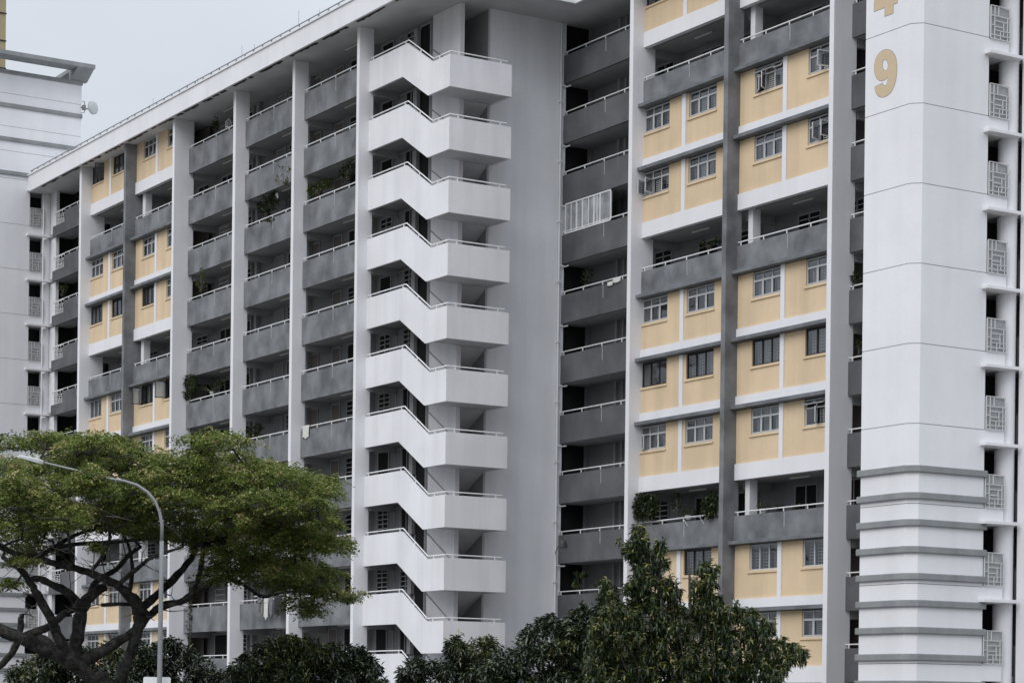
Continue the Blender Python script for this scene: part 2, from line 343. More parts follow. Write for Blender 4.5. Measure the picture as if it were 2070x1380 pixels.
# ---------------- windows
def window(x0, x1, y, z0, z1, style, opens=(), grl=True, cur=True):
    """frame in the plane y; style T transom, S sliding dark, G three plain lights"""
    t = .055; fm = 'dark' if style == 'S' else 'alu'
    fr = MB(); Wd = x1 - x0; n = 3; cw = Wd / n
    fr.box(x0, x1, y, y + .06, z0, z0 + t).box(x0, x1, y, y + .06, z1 - t, z1)
    fr.box(x0, x0 + t, y + .001, y + .059, z0 + t, z1 - t).box(x1 - t, x1, y + .001, y + .059, z0 + t, z1 - t)
    for i in range(1, n): fr.box(x0 + i * cw - t / 2, x0 + i * cw + t / 2, y + .002, y + .058, z0 + t, z1 - t)
    zt = z1 - .33 * (z1 - z0)
    if style == 'T':
        for i in range(n): fr.box(x0 + i * cw + t / 2 + (t / 2 if i == 0 else 0), x0 + (i + 1) * cw - t / 2 - (t / 2 if i == n - 1 else 0), y + .003, y + .057, zt - t / 2, zt + t / 2)
        if True:   # inner sashes
            for i in range(n):
                if i in [o[0] for o in opens]: continue
                a = x0 + i * cw + t * .5; b = x0 + (i + 1) * cw - t * .5
                for (q0, q1) in ((z0 + t, zt - t / 2),):
                    fr.box(a, a + .03, y - .014, y + .004, q0, q1).box(b - .03, b, y - .014, y + .004, q0, q1).box(a + .03, b - .03, y - .014, y + .004, q0, q0 + .03).box(a + .03, b - .03, y - .014, y + .004, q1 - .03, q1)
    wo = fr.build('window', fm, BLK)
    pn = MB()
    for i in range(n):
        a = x0 + i * cw + t / 2; b = x0 + (i + 1) * cw - t / 2; jy = y + .03 + (.012 * (i % 2) if style == 'S' else 0)
        rows = [(z0 + t, zt - t / 2), (zt + t / 2, z1 - t)] if style == 'T' else [(z0 + t, z1 - t)]
        for r, (c, d) in enumerate(rows):
            if (i, r) in [(o[0], o[1]) for o in opens]: continue
            pn.v += [(a, jy, c), (b, jy, c), (b, jy, d), (a, jy, d)]; q = len(pn.v) - 4; pn.f.append((q, q + 1, q + 2, q + 3)); pn.m.append(0)
    if pn.v: pn.build('pane', 'glass', wo)
    for (i, r, ang, kind) in opens:
        a = x0 + i * cw + t / 2; b = x0 + (i + 1) * cw - t / 2; c, d = ((z0 + t, zt - t / 2) if style == 'T' else (z0 + t, z1 - t)) if r == 0 else (zt + t / 2, z1 - t)
        cs = MB(); W2 = b - a; H2 = d - c; s = .045
        cs.box(0, W2, -.02, .02, 0, s).box(0, W2, -.02, .02, H2 - s, H2).box(0, s, -.019, .019, s, H2 - s).box(W2 - s, W2, -.019, .019, s, H2 - s)
        cs.cur = 1; cs.box(s, W2 - s, -.004, .004, s, H2 - s)
        if kind == 'L': mt = Matrix.Translation((a, y, c)) @ Matrix.Rotation(-ang, 4, 'Z')
        elif kind == 'R': mt = Matrix.Translation((b, y, c)) @ Matrix.Rotation(ang, 4, 'Z') @ Matrix.Translation((-W2, 0, 0))
        else: mt = Matrix.Translation((a, y, d)) @ Matrix.Rotation(-ang, 4, 'X') @ Matrix.Translation((0, 0, -H2))
        cs.xf(mt); cs.build('casement', [fm, 'glass'], wo)
    if cur:
        cm = MB(); segs = 40; lo = z0 + .02; hi = z1 - .02
        spans = random.choice([[(0, .45), (.58, 1)], [(0, 1)], [(0, .3), (.7, 1)], [(.0, .62)], [(.36, 1)]])
        for s0, s1 in spans:
            n2 = int(segs * (s1 - s0)); ph = random.random() * 6
            base = len(cm.v)
            for i in range(n2 + 1):
                u = s0 + (s1 - s0) * i / n2; yy = y + .38 + .03 * math.sin(u * 70 + ph) + .015 * math.sin(u * 31 + ph)
                cm.v += [(x0 + u * Wd, yy, lo), (x0 + u * Wd, yy, hi)]
            for i in range(n2): cm.f.append((base + 2 * i, base + 2 * i + 2, base + 2 * i + 3, base + 2 * i + 1)); cm.m.append(0)
        cm.build('curtain', 'curtain', wo)
    if grl:
        gm = MB(); cols = grl if isinstance(grl, (list, tuple)) else [i for i in range(n) if random.random() < .75] or [1]
        for i in cols:
            a = x0 + i * cw + t; b = x0 + (i + 1) * cw - t; zz = zt if style == 'T' else z1 - .06
            lo = a + (b - a) * (.3 if i % 2 == 0 else .05); hi = a + (b - a) * (.97 if i % 2 == 0 else .75)
            nb = 7
            for q in range(nb + 1): gm.box(lo, hi, y + .12, y + .135, z0 + .06 + (zz - z0 - .1) * q / nb, z0 + .085 + (zz - z0 - .1) * q / nb)
            for xx in (lo, (lo + hi) / 2, hi): gm.box(xx - .008, xx + .008, y + .136, y + .15, z0 + .05, zz)
        gm.build('window_grille', 'louvre', wo)
    return wo

WROWS = [0, 2, 3, 5, 6, 7, 9, 10]; BROWS = [1, 4, 8]
SPECIAL = {  # (unit,row,window index): (style, opens, curtain)
    ('E', 3, 0): ('T', [(0, 0, 1.2, 'L'), (1, 0, 1.3, 'L')], False), ('F', 2, 0): ('T', [(0, 0, .5, 'L'), (1, 0, 1.0, 'L'), (2, 1, .6, 'T'), (0, 1, .8, 'T'), (1, 1, .8, 'T')], True),
    ('F', 2, 1): ('T', [(1, 0, 1.4, 'R')], True), ('F', 3, 1): ('T', [(1, 0, 1.2, 'L'), (2, 0, 1.4, 'L')], False),
    ('E', 5, 0): ('T', [], False), ('E', 5, 1): ('T', [], False), ('E', 6, 0): ('S', [], False), ('E', 6, 1): ('S', [], True), ('F', 6, 0): ('S', [], True), ('F', 6, 1): ('S', [], True),
    ('E', 7, 1): ('T', [], True), ('F', 7, 1): ('T', [(0, 1, .9, 'T'), (1, 1, .9, 'T'), (1, 0, .8, 'L')], False), ('E', 7, 0): ('T', [(0, 0, .5, 'L')], True),
    ('F', 9, 0): ('G', [], False), ('F', 9, 1): ('G', [], False), ('E', 9, 1): ('S', [], True), ('E', 9, 0): ('G', [], True),
    ('J', 0, 0): ('S', [(2, 0, 1.35, 'R')], False), ('J', 0, 1): ('S', [], True), ('J', 3, 0): ('S', [], True), ('J', 3, 1): ('S', [], True), ('K', 3, 0): ('S', [], False), ('J', 5, 0): ('G', [], True),
    ('K', 5, 0): ('S', [(0, 0, 1.9, 'L'), (1, 0, .9, 'L')], False), ('K', 5, 1): ('S', [(0, 0, 1.9, 'L')], False), ('E', 0, 0): ('S', [], False)}
UNITS = {'J': (-129.85, -123.25, 51.0, 0), 'K': (-122.97, -116.47, 51.0, 1), 'E': (-82.59, -75.99, 58.12, 0), 'F': (-75.70, -69.27, 58.12, 1)}
for u, (x0, x1, yp, mir) in UNITS.items():
    if mir: wins = [(.98, 2.83), (4.42, x1 - x0)]; mu = (2.89, 3.14)
    else: wins = [(0.0, 1.9), (3.31, 5.27)]; mu = (2.89, 3.15)
    yw = yp + .07
    for k in WROWS:
        zt = (31.98 if k else ZS) - P(k); zb = 29.76 - P(k); nb = (k + 1 in BROWS); last = k == 10
        bb = (29.09 if (nb or last) else 29.36) - P(k)
        MB().box(x0, x1, yp, yp + .25, bb, zb).build('beam', 'fin', BLK)
        MB().box(x0 + mu[0], x0 + mu[1], yp + .002, yp + .22, zb, zt).build('mullion', 'fin', BLK)
        if not (nb or last): MB().box(x0, x1, yp - .30, yp + .24, 29.2 - P(k), 29.358 - P(k)).build('ledge', 'ledge', BLK, bevel=.015)
        for wi, (a, b) in enumerate(wins):
            pa, pb = (0, mu[0]) if wi == 0 else (mu[1], x1 - x0)
            wz0, wz1 = 30.90 - P(k), zt
            p = MB()
            if a > pa + .01: p.box(x0 + pa, x0 + a, yw, yw + .15, zb, zt)
            if b < pb - .01: p.box(x0 + b, x0 + pb, yw, yw + .15, zb, zt)
            p.box(x0 + a, x0 + b, yw, yw + .15, zb, wz0)
            p.box(x0 + max(a - .08, pa), x0 + min(b + .03, pb), yw - .055, yw - .001, wz0 - .11, wz0 - .03)
            p.build('wall_panel', 'yellow', BLK)
            st, op, cu = SPECIAL.get((u, k, wi), ('T', [], random.random() < .85))
            window(x0 + a + .01, x0 + b - .01, yw + .055, wz0, wz1 - .02, st, op, grl=([0, 1, 2] if (k == 9) else (False if (st == 'S' and u == 'E' and wi == 0) or k == 5 and u == 'E' else True)), cur=cu)
    for k in BROWS:
        parapet(x0, x1, yp, 30.40 - P(k), 29.352 - P(k), 'grey', True)
        MB().box(x0, x1, yp - .30, yp + .24, 29.2 - P(k), 29.35 - P(k)).build('ledge', 'ledge', BLK, bevel=.015)
        ceiling_light(x0 + 2.5, yp + .9, k)
# dark backing sheets behind the windows paint the gloom of the rooms
for u, (x0, x1, yp, mir) in UNITS.items():
    for k in WROWS:
        MB().box(x0, x1, yp + 1.6, yp + 1.68, 29.3 - P(k), 31.89 - P(k)).build('room_shade_backing', 'wood', BLK)


# ---------------- corridor doors and windows
def cdoor(x, y, zf, w=.9, m='black', gate=False):
    d = MB().box(x, x + w, y - .03, y - .002, zf, zf + 2.42).build('door', m, BLK)
    f = MB().box(x - .07, x, y - .06, y - .003, zf, zf + 2.49).box(x + w, x + w + .07, y - .06, y - .003, zf, zf + 2.49).box(x, x + w, y - .06, y - .003, zf + 2.42, zf + 2.49).build('door_frame', 'slab', d)
    if gate:
        b = MB()
        for i in range(9): b.box(x + .05 + i * (w - .1) / 8 - .012, x + .05 + i * (w - .1) / 8 + .012, y - .09, y - .065, zf + .05, zf + 2.38)
        for z in (.05, .7, 1.1, 1.5, 1.8, 2.1, 2.34): b.box(x, x + w, y - .1, y - .091, zf + z, zf + z + .04)
        b.build('gate', 'louvre', d)
def cwin(x, y, zf, w=1.3, z0=1.0, z1=2.1, louv=True, m='slab'):
    z1 = z1 + .33
    d = MB().box(x - .06, x + w + .06, y - .05, y - .004, zf + z1, zf + z1 + .07).box(x - .06, x + w + .06, y - .07, y - .004, zf + z0 - .07, zf + z0).box(x - .06, x, y - .05, y - .004, zf + z0, zf + z1).box(x + w, x + w + .06, y - .05, y - .004, zf + z0, zf + z1).box(x + w / 2 - .03, x + w / 2 + .03, y - .05, y - .011, zf + z0, zf + z1).build('corridor_window', m, BLK)
    MB().box(x, x + w, y - .01, y - .002, zf + z0, zf + z1).build('pane', 'black', d)
    if louv:
        b = MB()
        for i in range(6): b.box(x + .03, x + w - .03, y - .035, y - .012, zf + z0 + .1 + i * (z1 - z0 - .1) / 6, zf + z0 + .13 + i * (z1 - z0 - .1) / 6)
        b.build('louvre', 'louvre', d)
boxes = None
for bi, (x0, x1) in enumerate(BAYS1 + [(-95.4, -92.4)]):
    for k in range(NK):
        zf = 29.3 - P(k); r = random.random
        if bi == 3:
            cwin(x0 + .75, YB1, zf, .9, .95, 2.1, r() < .4); cdoor(x0 + .1, YB1, zf, .5, 'inner')
            MB().box(x0 + 1.7, x0 + 1.74, YB1 - .05, YB1, zf, zf + 2.6).build('riser_pipe', 'slab', BLK)
            MB().box(x0 + 1.75, x0 + 2.1, YB1 - .25, YB1 - .001, zf + 1.1, zf + 2.3).build('meter_box', 'slab', BLK)
            cdoor(x0 + 2.1, YB1, zf, .85, 'black')  # black panel paints the dark opening to the lobby
            continue
        if bi == 0:
            if k in (0, 2, 3, 9): cdoor(x0 + .75, YB1, zf, 1.25, 'black', True)
            else: cwin(x0 + .9, YB1, zf, 1.3, 1.0, 2.0, False)
            if k in (10, 6): cdoor(x0 + 1.0, YB1 - .14, zf, 1.7, 'black')
            cwin(x0 + 3.2, YB1, zf, 1.5, .95, 2.05, r() < .4)
        elif bi == 1:
            cdoor(x0 + .6, YB1, zf, .9, 'inner'); cwin(x0 + 2.0, YB1, zf, 1.25, 1.0, 2.1, r() < .4)
            if r() < .5: cdoor(x0 + 4.6, YB1, zf, .9, 'wood')
        else:
            cdoor(x0 + .3, YB1, zf, .8, 'wood'); cwin(x0 + 1.9, YB1, zf, 1.45, .95, 2.1, r() < .5)
            (cdoor if r() < .5 else cwin)(x0 + 5.2, YB1, zf, 1.0)
        xr = x0 + (4.9 if bi == 0 else 3.75)
        MB().box(xr, xr + .12, YB1 - .16, YB1, zf, zf + 2.6).box(xr + .35, xr + .43, YB1 - .1, YB1, zf, zf + 2.6).box(xr + .75, xr + .95, YB1 - .25, YB1, zf, zf + 2.6).build('riser_pipe', 'slab', BLK)
for k in range(NK):
    zf = 29.3 - P(k)
    cwin(-84.4, YB2, zf, 1.2, .9, 2.1, random.random() < .6); MB().box(-87.4, -87.25, YB2 - .16, YB2, zf, zf + 2.6).box(-86.9, -86.8, YB2 - .1, YB2, zf, zf + 2.6).build('riser_pipe', 'slab', BLK)
    for xx in (-68.3, -66.2): cwin(xx, YB2, zf, 1.0, .9, 2.1, True)
for k in BROWS:
    zf = 29.3 - P(k)
    for x0, yb in ((-82.6, YB2), (-75.7, YB2), (-129.8, YB1), (-122.9, YB1)):
        cwin(x0 + 1.5, yb, zf, 1.35, 1.0, 2.0, random.random() < .5); cwin(x0 + 4.5, yb, zf, 1.35, 1.0, 2.0, random.random() < .5)
        MB().box(x0 + 3.5, x0 + 3.62, yb - .15, yb, zf, zf + 2.6).box(x0 + 3.75, x0 + 3.82, yb - .1, yb, zf, zf + 2.6).build('riser_pipe', 'slab', BLK)


# aluminium enclosure of one balcony
en = MB(); z0 = 30.44 - P(3) + .02; z1 = 29.09 - P(2)
for xx, t in ((-89.4, .06), (-88.9, .03), (-88.45, .06), (-87.95, .05), (-87.45, .03), (-87.0, .06), (-86.75, .03), (-86.5, .06), (-85.65, .06)):
    en.box(xx - t / 2, xx + t / 2, Y2 + .02, Y2 + .08, z0, z1)
en.box(-89.42, -85.62, Y2 + .021, Y2 + .079, z0, z0 + .06).box(-89.42, -85.62, Y2 + .021, Y2 + .079, z1 - .07, z1 - .002)
eo = en.build('balcony_glazing', 'rail', BLK); cm = MB(); n_ = 150
for i in range(n_ + 1):
    xa = -89.36 + 2.8 * i / n_; yy = Y2 + .062 + .012 * math.sin(i * .9) + .01 * math.sin(i * .37)
    cm.v += [(xa, yy, z0), (xa, yy, z1 - .05)]
for i in range(n_): cm.f.append((2 * i, 2 * i + 2, 2 * i + 3, 2 * i + 1)); cm.m.append(0)
cm.build('blind', 'frost', eo)
MB().box(-86.5, -85.7, Y2 + .045, Y2 + .05, z0 + .06, z1 - .07).build('pane', 'frost', eo)

# ---------------- staircase
XW = -89.6
for k in range(NK):
    d = P(k)
    top = [(-95.42, 30.37 - d), (-91.78, 30.37 - d), (-89.46, 28.98 - d), (-87.88, 28.98 - d)]
    bot = [(-87.88, 27.54 - d), (-89.83, 27.54 - d), (-92.2, 28.93 - d), (-95.42, 28.93 - d)]
    st = MB().prism(top + bot, 'y', Y1, Y1 + .12)
    st.box(-88.0, -87.88, Y1 + .12, 54.44, 27.54 - d, 28.98 - d)
    st.box(-89.6, -87.88, 54.44, 54.56, 27.54 - d, 28.98 - d)
    so_ = st.build('stair_parapet', 'white', BLK)
    rr = MB(); yr = Y1 + .05; zr = .14
    rr.tube([(-95.35, yr, 30.37 + zr - d), (-91.72, yr, 30.37 + zr - d), (-89.42, yr, 28.98 + zr - d), (-87.93, yr, 28.98 + zr - d), (-87.93, 54.35, 28.98 + zr - d)], .03, 6)
    for xx, zz in ((-95.1, 30.37), (-92.0, 30.37), (-90.6, 29.66), (-88.9, 28.98)): rr.box(xx - .02, xx + .02, yr - .02, yr + .02, zz - d - .05, zz + zr - d - .01)
    for yy in (51.8, 54.0): rr.box(-87.95, -87.91, yy - .02, yy + .02, 28.93 - d, 28.98 + zr - d - .01)
    rr.build('railing', 'rail', so_)
    # half landing and flights
    MB().box(-89.6, -88.0, Y1 + .12, 54.44, 27.58 - d, 27.8 - d).build('landing', 'soffit', BLK)
    fl = MB().prism([(-92.1, 29.3 - d), (-89.6, 27.8 - d), (-89.6, 27.6 - d), (-92.1, 29.0 - d)], 'y', Y1 + .14, 52.83)
    fl.prism([(-89.65, 27.8 - d), (-92.1, 26.5 - d), (-92.1, 26.25 - d), (-89.65, 27.55 - d)], 'y', 53.1, 54.43)
    fl.build('stair_flight', 'soffit', BLK)
    hr = MB().tube([(-92.2, 52.78, 30.5 - d + .0), (-89.7, 52.78, 29.0 - d)], .025, 5)
    hr.tube([(-91.6, 52.78, 30.14 - d), (-91.6, 52.85, 30.1 - d)], .015, 4); hr.build('handrail', 'steel', BLK)
MB().box(-92.1, -89.61, 52.85, 53.08, GZ, ZS).build('stair_spine_wall', 'white', BLK)
MB().box(-89.8, -89.6, 54.45, 58.62, GZ, ZS).build('end_wall', 'core', BLK)
MB().box(-92.3, -89.8, 54.45, 54.6, GZ, ZS).build('stairwell_wall', 'slab', BLK); MB().box(-92.3, -92.1, 53.5, 54.45, GZ, ZS).build('stairwell_wall', 'inner', BLK)  # darkened paints put the stairwell's shade into its walls
pp = MB().tube([(-89.5, 58.28, GZ), (-89.5, 58.28, 31.9)], .05, 8)
for k in range(NK):
    pp.tube([(-89.5, 58.28, 29.0 - P(k)), (-89.5, 58.6, 28.98 - P(k)), (-89.2, 58.62, 28.98 - P(k))], .035, 6).box(-89.58, -89.42, 58.2, 58.36, 28.2 - P(k), 28.28 - P(k))
pp.build('drain_pipe', 'fin', BLK)
pp = MB().tube([(-137.75, 50.98, GZ), (-137.75, 50.98, 31.9)], .05, 8)
for k in range(NK): pp.box(-137.85, -137.4, 51.0, 51.1, 28.95 - P(k), 29.03 - P(k))
pp.build('drain_pipe', 'fin', BLK)
lm = MB(); c = (-89.35, 58.15, 10.55 - 0)
# small bell lamp on the corner pipe
bell = MB(); base = at(1138, 1100, 94.6)
for i, (r0, zz) in enumerate(((.02, .22), (.1, .18), (.17, .05), (.2, -.12), (.14, -.14))): pass
prof = [(.02, .22), (.10, .18), (.17, .05), (.20, -.12), (.12, -.13)]
for i, (r0, zz) in enumerate(prof):
    for q in range(12): bell.v.append((base.x + r0 * math.cos(q * math.pi / 6), base.y + r0 * math.sin(q * math.pi / 6), base.z + zz))
for i in range(4):
    for q in range(12): bell.f.append((i * 12 + q, i * 12 + (q + 1) % 12, (i + 1) * 12 + (q + 1) % 12, (i + 1) * 12 + q)); bell.m.append(0)
bell.tube([(base.x, base.y, base.z + .2), (base.x, base.y, base.z + .4), (-89.55, 58.3, base.z + .45)], .025, 5)
bell.build('wall_lamp', 'dark', BLK)

# next wing sliver on the right of the right tower
MB().box(-60.5, -59.7, 59.32, 66.2, GZ, 34).build('fin_wall', 'fin', BLK)
for k in range(-1, NK): MB().box(-61.2, -60.51, 59.46, 59.58, 29.1 - P(k), 30.42 - P(k)).build('parapet', 'grey2', BLK)

# ================================================================== LIFT TOWERS
def lift_tower(name, label, X, ys, yslot, yslot2, x_left, top, upper_y=None, zmax_slots=3):
    """X plane of the side face; ys front plane; slot between yslot and yslot2"""
    T = empty(name, ((X + x_left) / 2, (ys + yslot) / 2, GZ), label, 'tower')
    ch = .33
    poly = [(x_left, ys), (X - ch, ys), (X, ys + ch), (X, yslot), (x_left, yslot)]
    def off(o): return [(x_left - o, ys - o), (X - ch + o * .41, ys - o), (X + o, ys + ch - o * .41), (X + o, yslot + o * .9), (x_left - o, yslot + o * .9)]
    body = MB(); joints = [24.16 - 2.81 * j for j in range(-3, 9)]
    joints = sorted([z for z in joints if GZ < z < top - 1])
    cuts = [GZ] + joints + [min(top, 32.9) if upper_y else top]
    for a, b in zip(cuts[:-1], cuts[1:]): body.prism(poly, 'z', a + .012, b - .012)
    body.build('wall', 'tower', T)
    core = [(x_left + .03, ys + .03), (X - ch, ys + .03), (X - .03, ys + ch), (X - .03, yslot - .03), (x_left + .03, yslot - .03)]
    MB().prism(core, 'z', GZ, cuts[-1] - .05).build('joint', 'band', T)
    for j in range(10):
        zt = 8.64 - .945 * j
        if zt - .24 < GZ: break
        MB().prism(off(.11), 'z', zt - .24, zt).build('band', 'band', T, bevel=.03)
    for k in range(-1, NK):
        if 31.91 - P(k) > top + 1: continue
        d = P(k)
        if upper_y and k < 0: continue
        w_ = MB().box(X - .15, X - .002, yslot, yslot2, 29.11 - d, 29.73 - d); w_.build('spandrel', 'tower', T)
        MB().box(X - .15, X + .30, yslot - .22, yslot2 + .46, 31.93 - d, 32.05 - d).build('sun_shade', 'tower', T, bevel=.01)
        b = MB(); grille(b, yslot + .03, yslot2 + .0, 29.74 - d, 30.92 - d, X + .03, 'x', .024, .03); go = b.build('grille', 'grille', T)
        MB().box(X - .02, X - .01, yslot + .03, yslot2, 29.76 - d, 30.9 - d).build('screen', 'mesh', go)
        MB().box(X - 1.3, X - .2, yslot, yslot2 + 1.2, 29.12 - d, 29.3 - d).build('landing_slab', 'soffit', T)
    MB().box(X - 1.4, X - 1.3, yslot, yslot2 + 1.6, GZ, min(top, 31.9)).build('lobby_shade_wall', 'dark', T)  # near-black back sheet paints the darkness inside the slots
    cc = MB(); r = .36; cy = yslot2 + .36; cx = X - .36
    cc.prism([(cx + r * math.cos(q * math.pi / 16), cy + r * math.sin(q * math.pi / 16)) for q in range(32)], 'z', GZ, min(top, 31.9)); cc.build('round_column', 'tower', T, smooth=False)
    return T

TR = lift_tower('lift_tower', 'white lift tower on the right with a chamfered corner, grey bands and painted number', -60.57, 54.3, 57.73, 58.70, -63.28, 36)
TL = lift_tower('lift_tower', 'white lift tower at far left rising above the roof under an open frame', -138.0, 46.5, 50.17, 51.06, -142.5, 39.1, upper_y=53.5)
# upper part of the left tower
zb_ = [32.93, 33.9 + .4, 35.83, 37.87, 39.1]
up = MB()
for a, b in zip(zb_[:-1], zb_[1:]): up.box(-142.5, -138.0, 46.5, 53.5, a + .012, b - .012)
up.build('upper_wall', 'tower', TL)
MB().box(-142.4, -138.03, 46.55, 53.47, 32.93, 39.05).build('joint', 'band', TL)
for z in (32.8, 34.9, 37.0, 39.08):
    MB().box(-142.6, -137.9, 46.4, 53.55 if z > 33 else 50.15, z, z + .25).build('band', 'band', TL, bevel=.02)
fr = MB().box(-137.9, -136.7, 44, 53.9, 39.92, 40.17).box(-142.5, -137.9, 52.8, 53.9, 39.921, 40.169)
fr.prism([(-138.3, 39.33), (-137.95, 39.33), (-136.75, 39.92), (-138.3, 39.92)], 'y', 52.75, 53.85)
fr.prism([(-138.3, 39.33), (-137.95, 39.33), (-136.75, 39.92), (-138.3, 39.92)], 'y', 46.5, 47.3)
fr.build('roof_frame', 'band', TL)

# painted number
def glyph(splines, name, par, lab):
    for m, ofs, yy in (('digit_edge', .018, .003), ('digit', 0, .006)):
        cu = bpy.data.curves.new(name, 'CURVE'); cu.dimensions = '2D'; cu.fill_mode = 'BOTH'; cu.offset = 0
        for pts in splines:
            s = cu.splines.new('POLY'); s.points.add(len(pts) - 1); s.use_cyclic_u = True
            cx = sum(p[0] for p in splines[0]) / len(splines[0]); cz = sum(p[1] for p in splines[0]) / len(splines[0])
            for i, (a, b) in enumerate(pts): s.points[i].co = (a - cx, b - cz, 0, 1)
        cu.offset = ofs
        tmp = bpy.data.objects.new('tmp', cu); C.objects.link(tmp); dg = bpy.context.evaluated_depsgraph_get(); dg.update()
        me = bpy.data.meshes.new_from_object(tmp.evaluated_get(dg)); bpy.data.objects.remove(tmp)
        b = MB(); b.v = [(v.co.x + cx, 54.3 - yy, v.co.y + cz) for v in me.vertices]; b.f = [tuple(p.vertices) for p in me.polygons]; b.m = [0] * len(b.f)
        if ofs: edge_args = (b, m)
        else:
            o = b.build(name, m, par); o['label'] = lab
            edge_args[0].build('outline', edge_args[1], o)
def smooth_poly(p, it=2, keep=()):
    for _ in range(it):
        q = []
        for i in range(len(p)):
            a = p[i]; b = p[(i + 1) % len(p)]; q += [(a[0] * .75 + b[0] * .25, a[1] * .75 + b[1] * .25), (a[0] * .25 + b[0] * .75, a[1] * .25 + b[1] * .75)]
        p = q
    return p
nine = [(-62.81, 23.06), (-62.78, 23.23), (-62.7, 23.39), (-62.55, 23.5), (-62.35, 23.56), (-62.13, 23.54), (-61.91, 23.45), (-61.75, 23.29), (-61.65, 23.11), (-61.6, 22.9), (-61.59, 22.69), (-61.62, 22.43), (-61.69, 22.22), (-61.8, 22.04), (-61.97, 21.92), (-62.19, 21.87), (-62.38, 21.89), (-62.58, 21.98), (-62.70, 22.12), (-62.76, 22.33), (-62.75, 22.34), (-62.36, 22.39), (-62.35, 22.38), (-62.3, 22.29), (-62.21, 22.25), (-62.12, 22.3), (-62.07, 22.42), (-62.05, 22.56), (-62.18, 22.49), (-62.37, 22.47), (-62.55, 22.53), (-62.69, 22.67), (-62.78, 22.84)]
hole = [(-62.06, 22.96), (-62.08, 22.87), (-62.14, 22.82), (-62.22, 22.81), (-62.3, 22.86), (-62.36, 22.94), (-62.38, 23.04), (-62.36, 23.13), (-62.31, 23.18), (-62.23, 23.19), (-62.15, 23.15), (-62.09, 23.06)]
hole = [(-62.215 + (a + 62.22) * 1.02, 23.0 + (b - 23.0) * 1.12) for a, b in hole]
glyph([smooth_poly(nine), smooth_poly(hole)], 'digit_nine', TR, 'tan painted number 9')
four = [(-62.27, 24.75), (-61.83, 24.75), (-61.83, 25.07), (-61.62, 25.07), (-61.62, 25.42), (-61.83, 25.42), (-61.83, 26.41), (-62.3, 26.41), (-62.85, 25.42), (-62.85, 25.07), (-62.27, 25.07)]
glyph([four, [(-62.27, 25.42), (-62.27, 25.95), (-62.5, 25.42)]], 'digit_four', TR, 'tan painted number 4')

# beige tower far behind
BT = empty('apartment_tower', (-252, 78, GZ), 'tall beige apartment tower far behind, cut by the left edge', 'building')
MB().box(-262, -242, 70, 85, GZ, 90).build('wall', 'beige', BT)
b = MB()
for z in range(0, 90, 3): b.box(-242, -241.9, 70, 85.05, z, z + .12)
for y in (83.2,): b.box(-241.99, -241.85, y, y + .3, GZ, 90)
b.build('string_courses', 'mottled_dark', BT)

# microwave dish
c = Vector((-138.0, 53.5, 37.7))
AN = empty('antenna_dish', (c.x, c.y, c.z), 'round grey antenna dish bracketed to the left tower corner', 'antenna')
ctr = Vector((-137.75, 54.15, 37.72)); ax = (RIGHT * .82 - VIEW * .45 + Vector((0, 0, .05))).normalized(); a1 = ax.cross(Vector((0, 0, 1))).normalized(); a2 = ax.cross(a1)
d = MB(); prof = [(.10, -.32), (.14, -.2), (.36, -.1), (.42, -.04), (.42, .1), (.38, .14), (.2, .17), (.001, .18)]
for r0, t in prof:
    for q in range(24): d.v.append(tuple(ctr + ax * t + (a1 * math.cos(q * math.pi / 12) + a2 * math.sin(q * math.pi / 12)) * r0))
for i in range(len(prof) - 1):
    for q in range(24): d.f.append((i * 24 + q, i * 24 + (q + 1) % 24, (i + 1) * 24 + (q + 1) % 24, (i + 1) * 24 + q)); d.m.append(0)
d.build('dish', 'alu', AN, smooth=True)
e = MB().tube([ctr - ax * .3, ctr - ax * .45, Vector((-138.0, 53.45, 37.7))], .04, 6).tube([Vector((-138, 53.55, 38.1)), Vector((-137.95, 53.68, 38.1)), Vector((-137.93, 53.7, 37.4)), Vector((-138, 53.5, 37.35))], .03, 6)
e.box(-138.05, -137.85, 53.55, 53.75, 37.55, 37.85); e.build('bracket', 'steel', AN)

# ================================================================== STREET LAMP AND SIGN
lp = at(322, 1426, 65)
SL = empty('street_lamp', (lp.x, lp.y, GZ), 'grey steel street lamp with a long curved arm over the left tree', 'street lamp')
px = [(322, 1520), (322.5, 1380), (326, 1200), (327.5, 1090)]
base = at(322, 1426.88, 65)
pole = [Vector((base.x, base.y, GZ)), at(322.5, 1380, 65), at(325.5, 1200, 65), at(327, 1093, 65)]
MB().tube(pole, [.085, .075, .065, .06], 10).build('pole', 'steel', SL, smooth=True)
arm = [at(x, y, 65) for x, y in ((327, 1094), (327.5, 1060), (323, 1035), (313, 1012), (298, 994), (277, 980), (252, 972), (222, 967), (170, 954), (120, 942), (84, 933))]
MB().tube(arm, [.054, .052, .048, .045, .043, .041, .038, .035, .032, .028, .026], 8).build('arm', 'steel', SL, smooth=True)
hd = MB(); A = at(88, 935, 65); B = at(33, 922, 65); dr = (B - A); Lh = dr.length; dr.normalize(); sd_ = VIEW; upv = sd_.cross(dr).normalized()
if upv.z < 0: upv = -upv
for t, wd, hh, dn in ((0, .07, .05, .05), (.12, .13, .075, .05), (.5, .16, .08, .035), (.85, .13, .06, .02), (1.0, .04, .02, .0)):
    cpt = A + dr * (t * Lh)
    for a_, b_ in ((-1, -dn), (1, -dn), (1, hh * .6), (.5, hh), (-.5, hh), (-1, hh * .6)): hd.v.append(tuple(cpt + sd_ * (a_ * wd) + upv * b_))
for i in range(4):
    for q in range(6): hd.f.append((i * 6 + q, i * 6 + (q + 1) % 6, (i + 1) * 6 + (q + 1) % 6, (i + 1) * 6 + q)); hd.m.append(0)
hd.f += [tuple(range(5, -1, -1)), tuple(range(24, 30))]; hd.m += [0, 0]
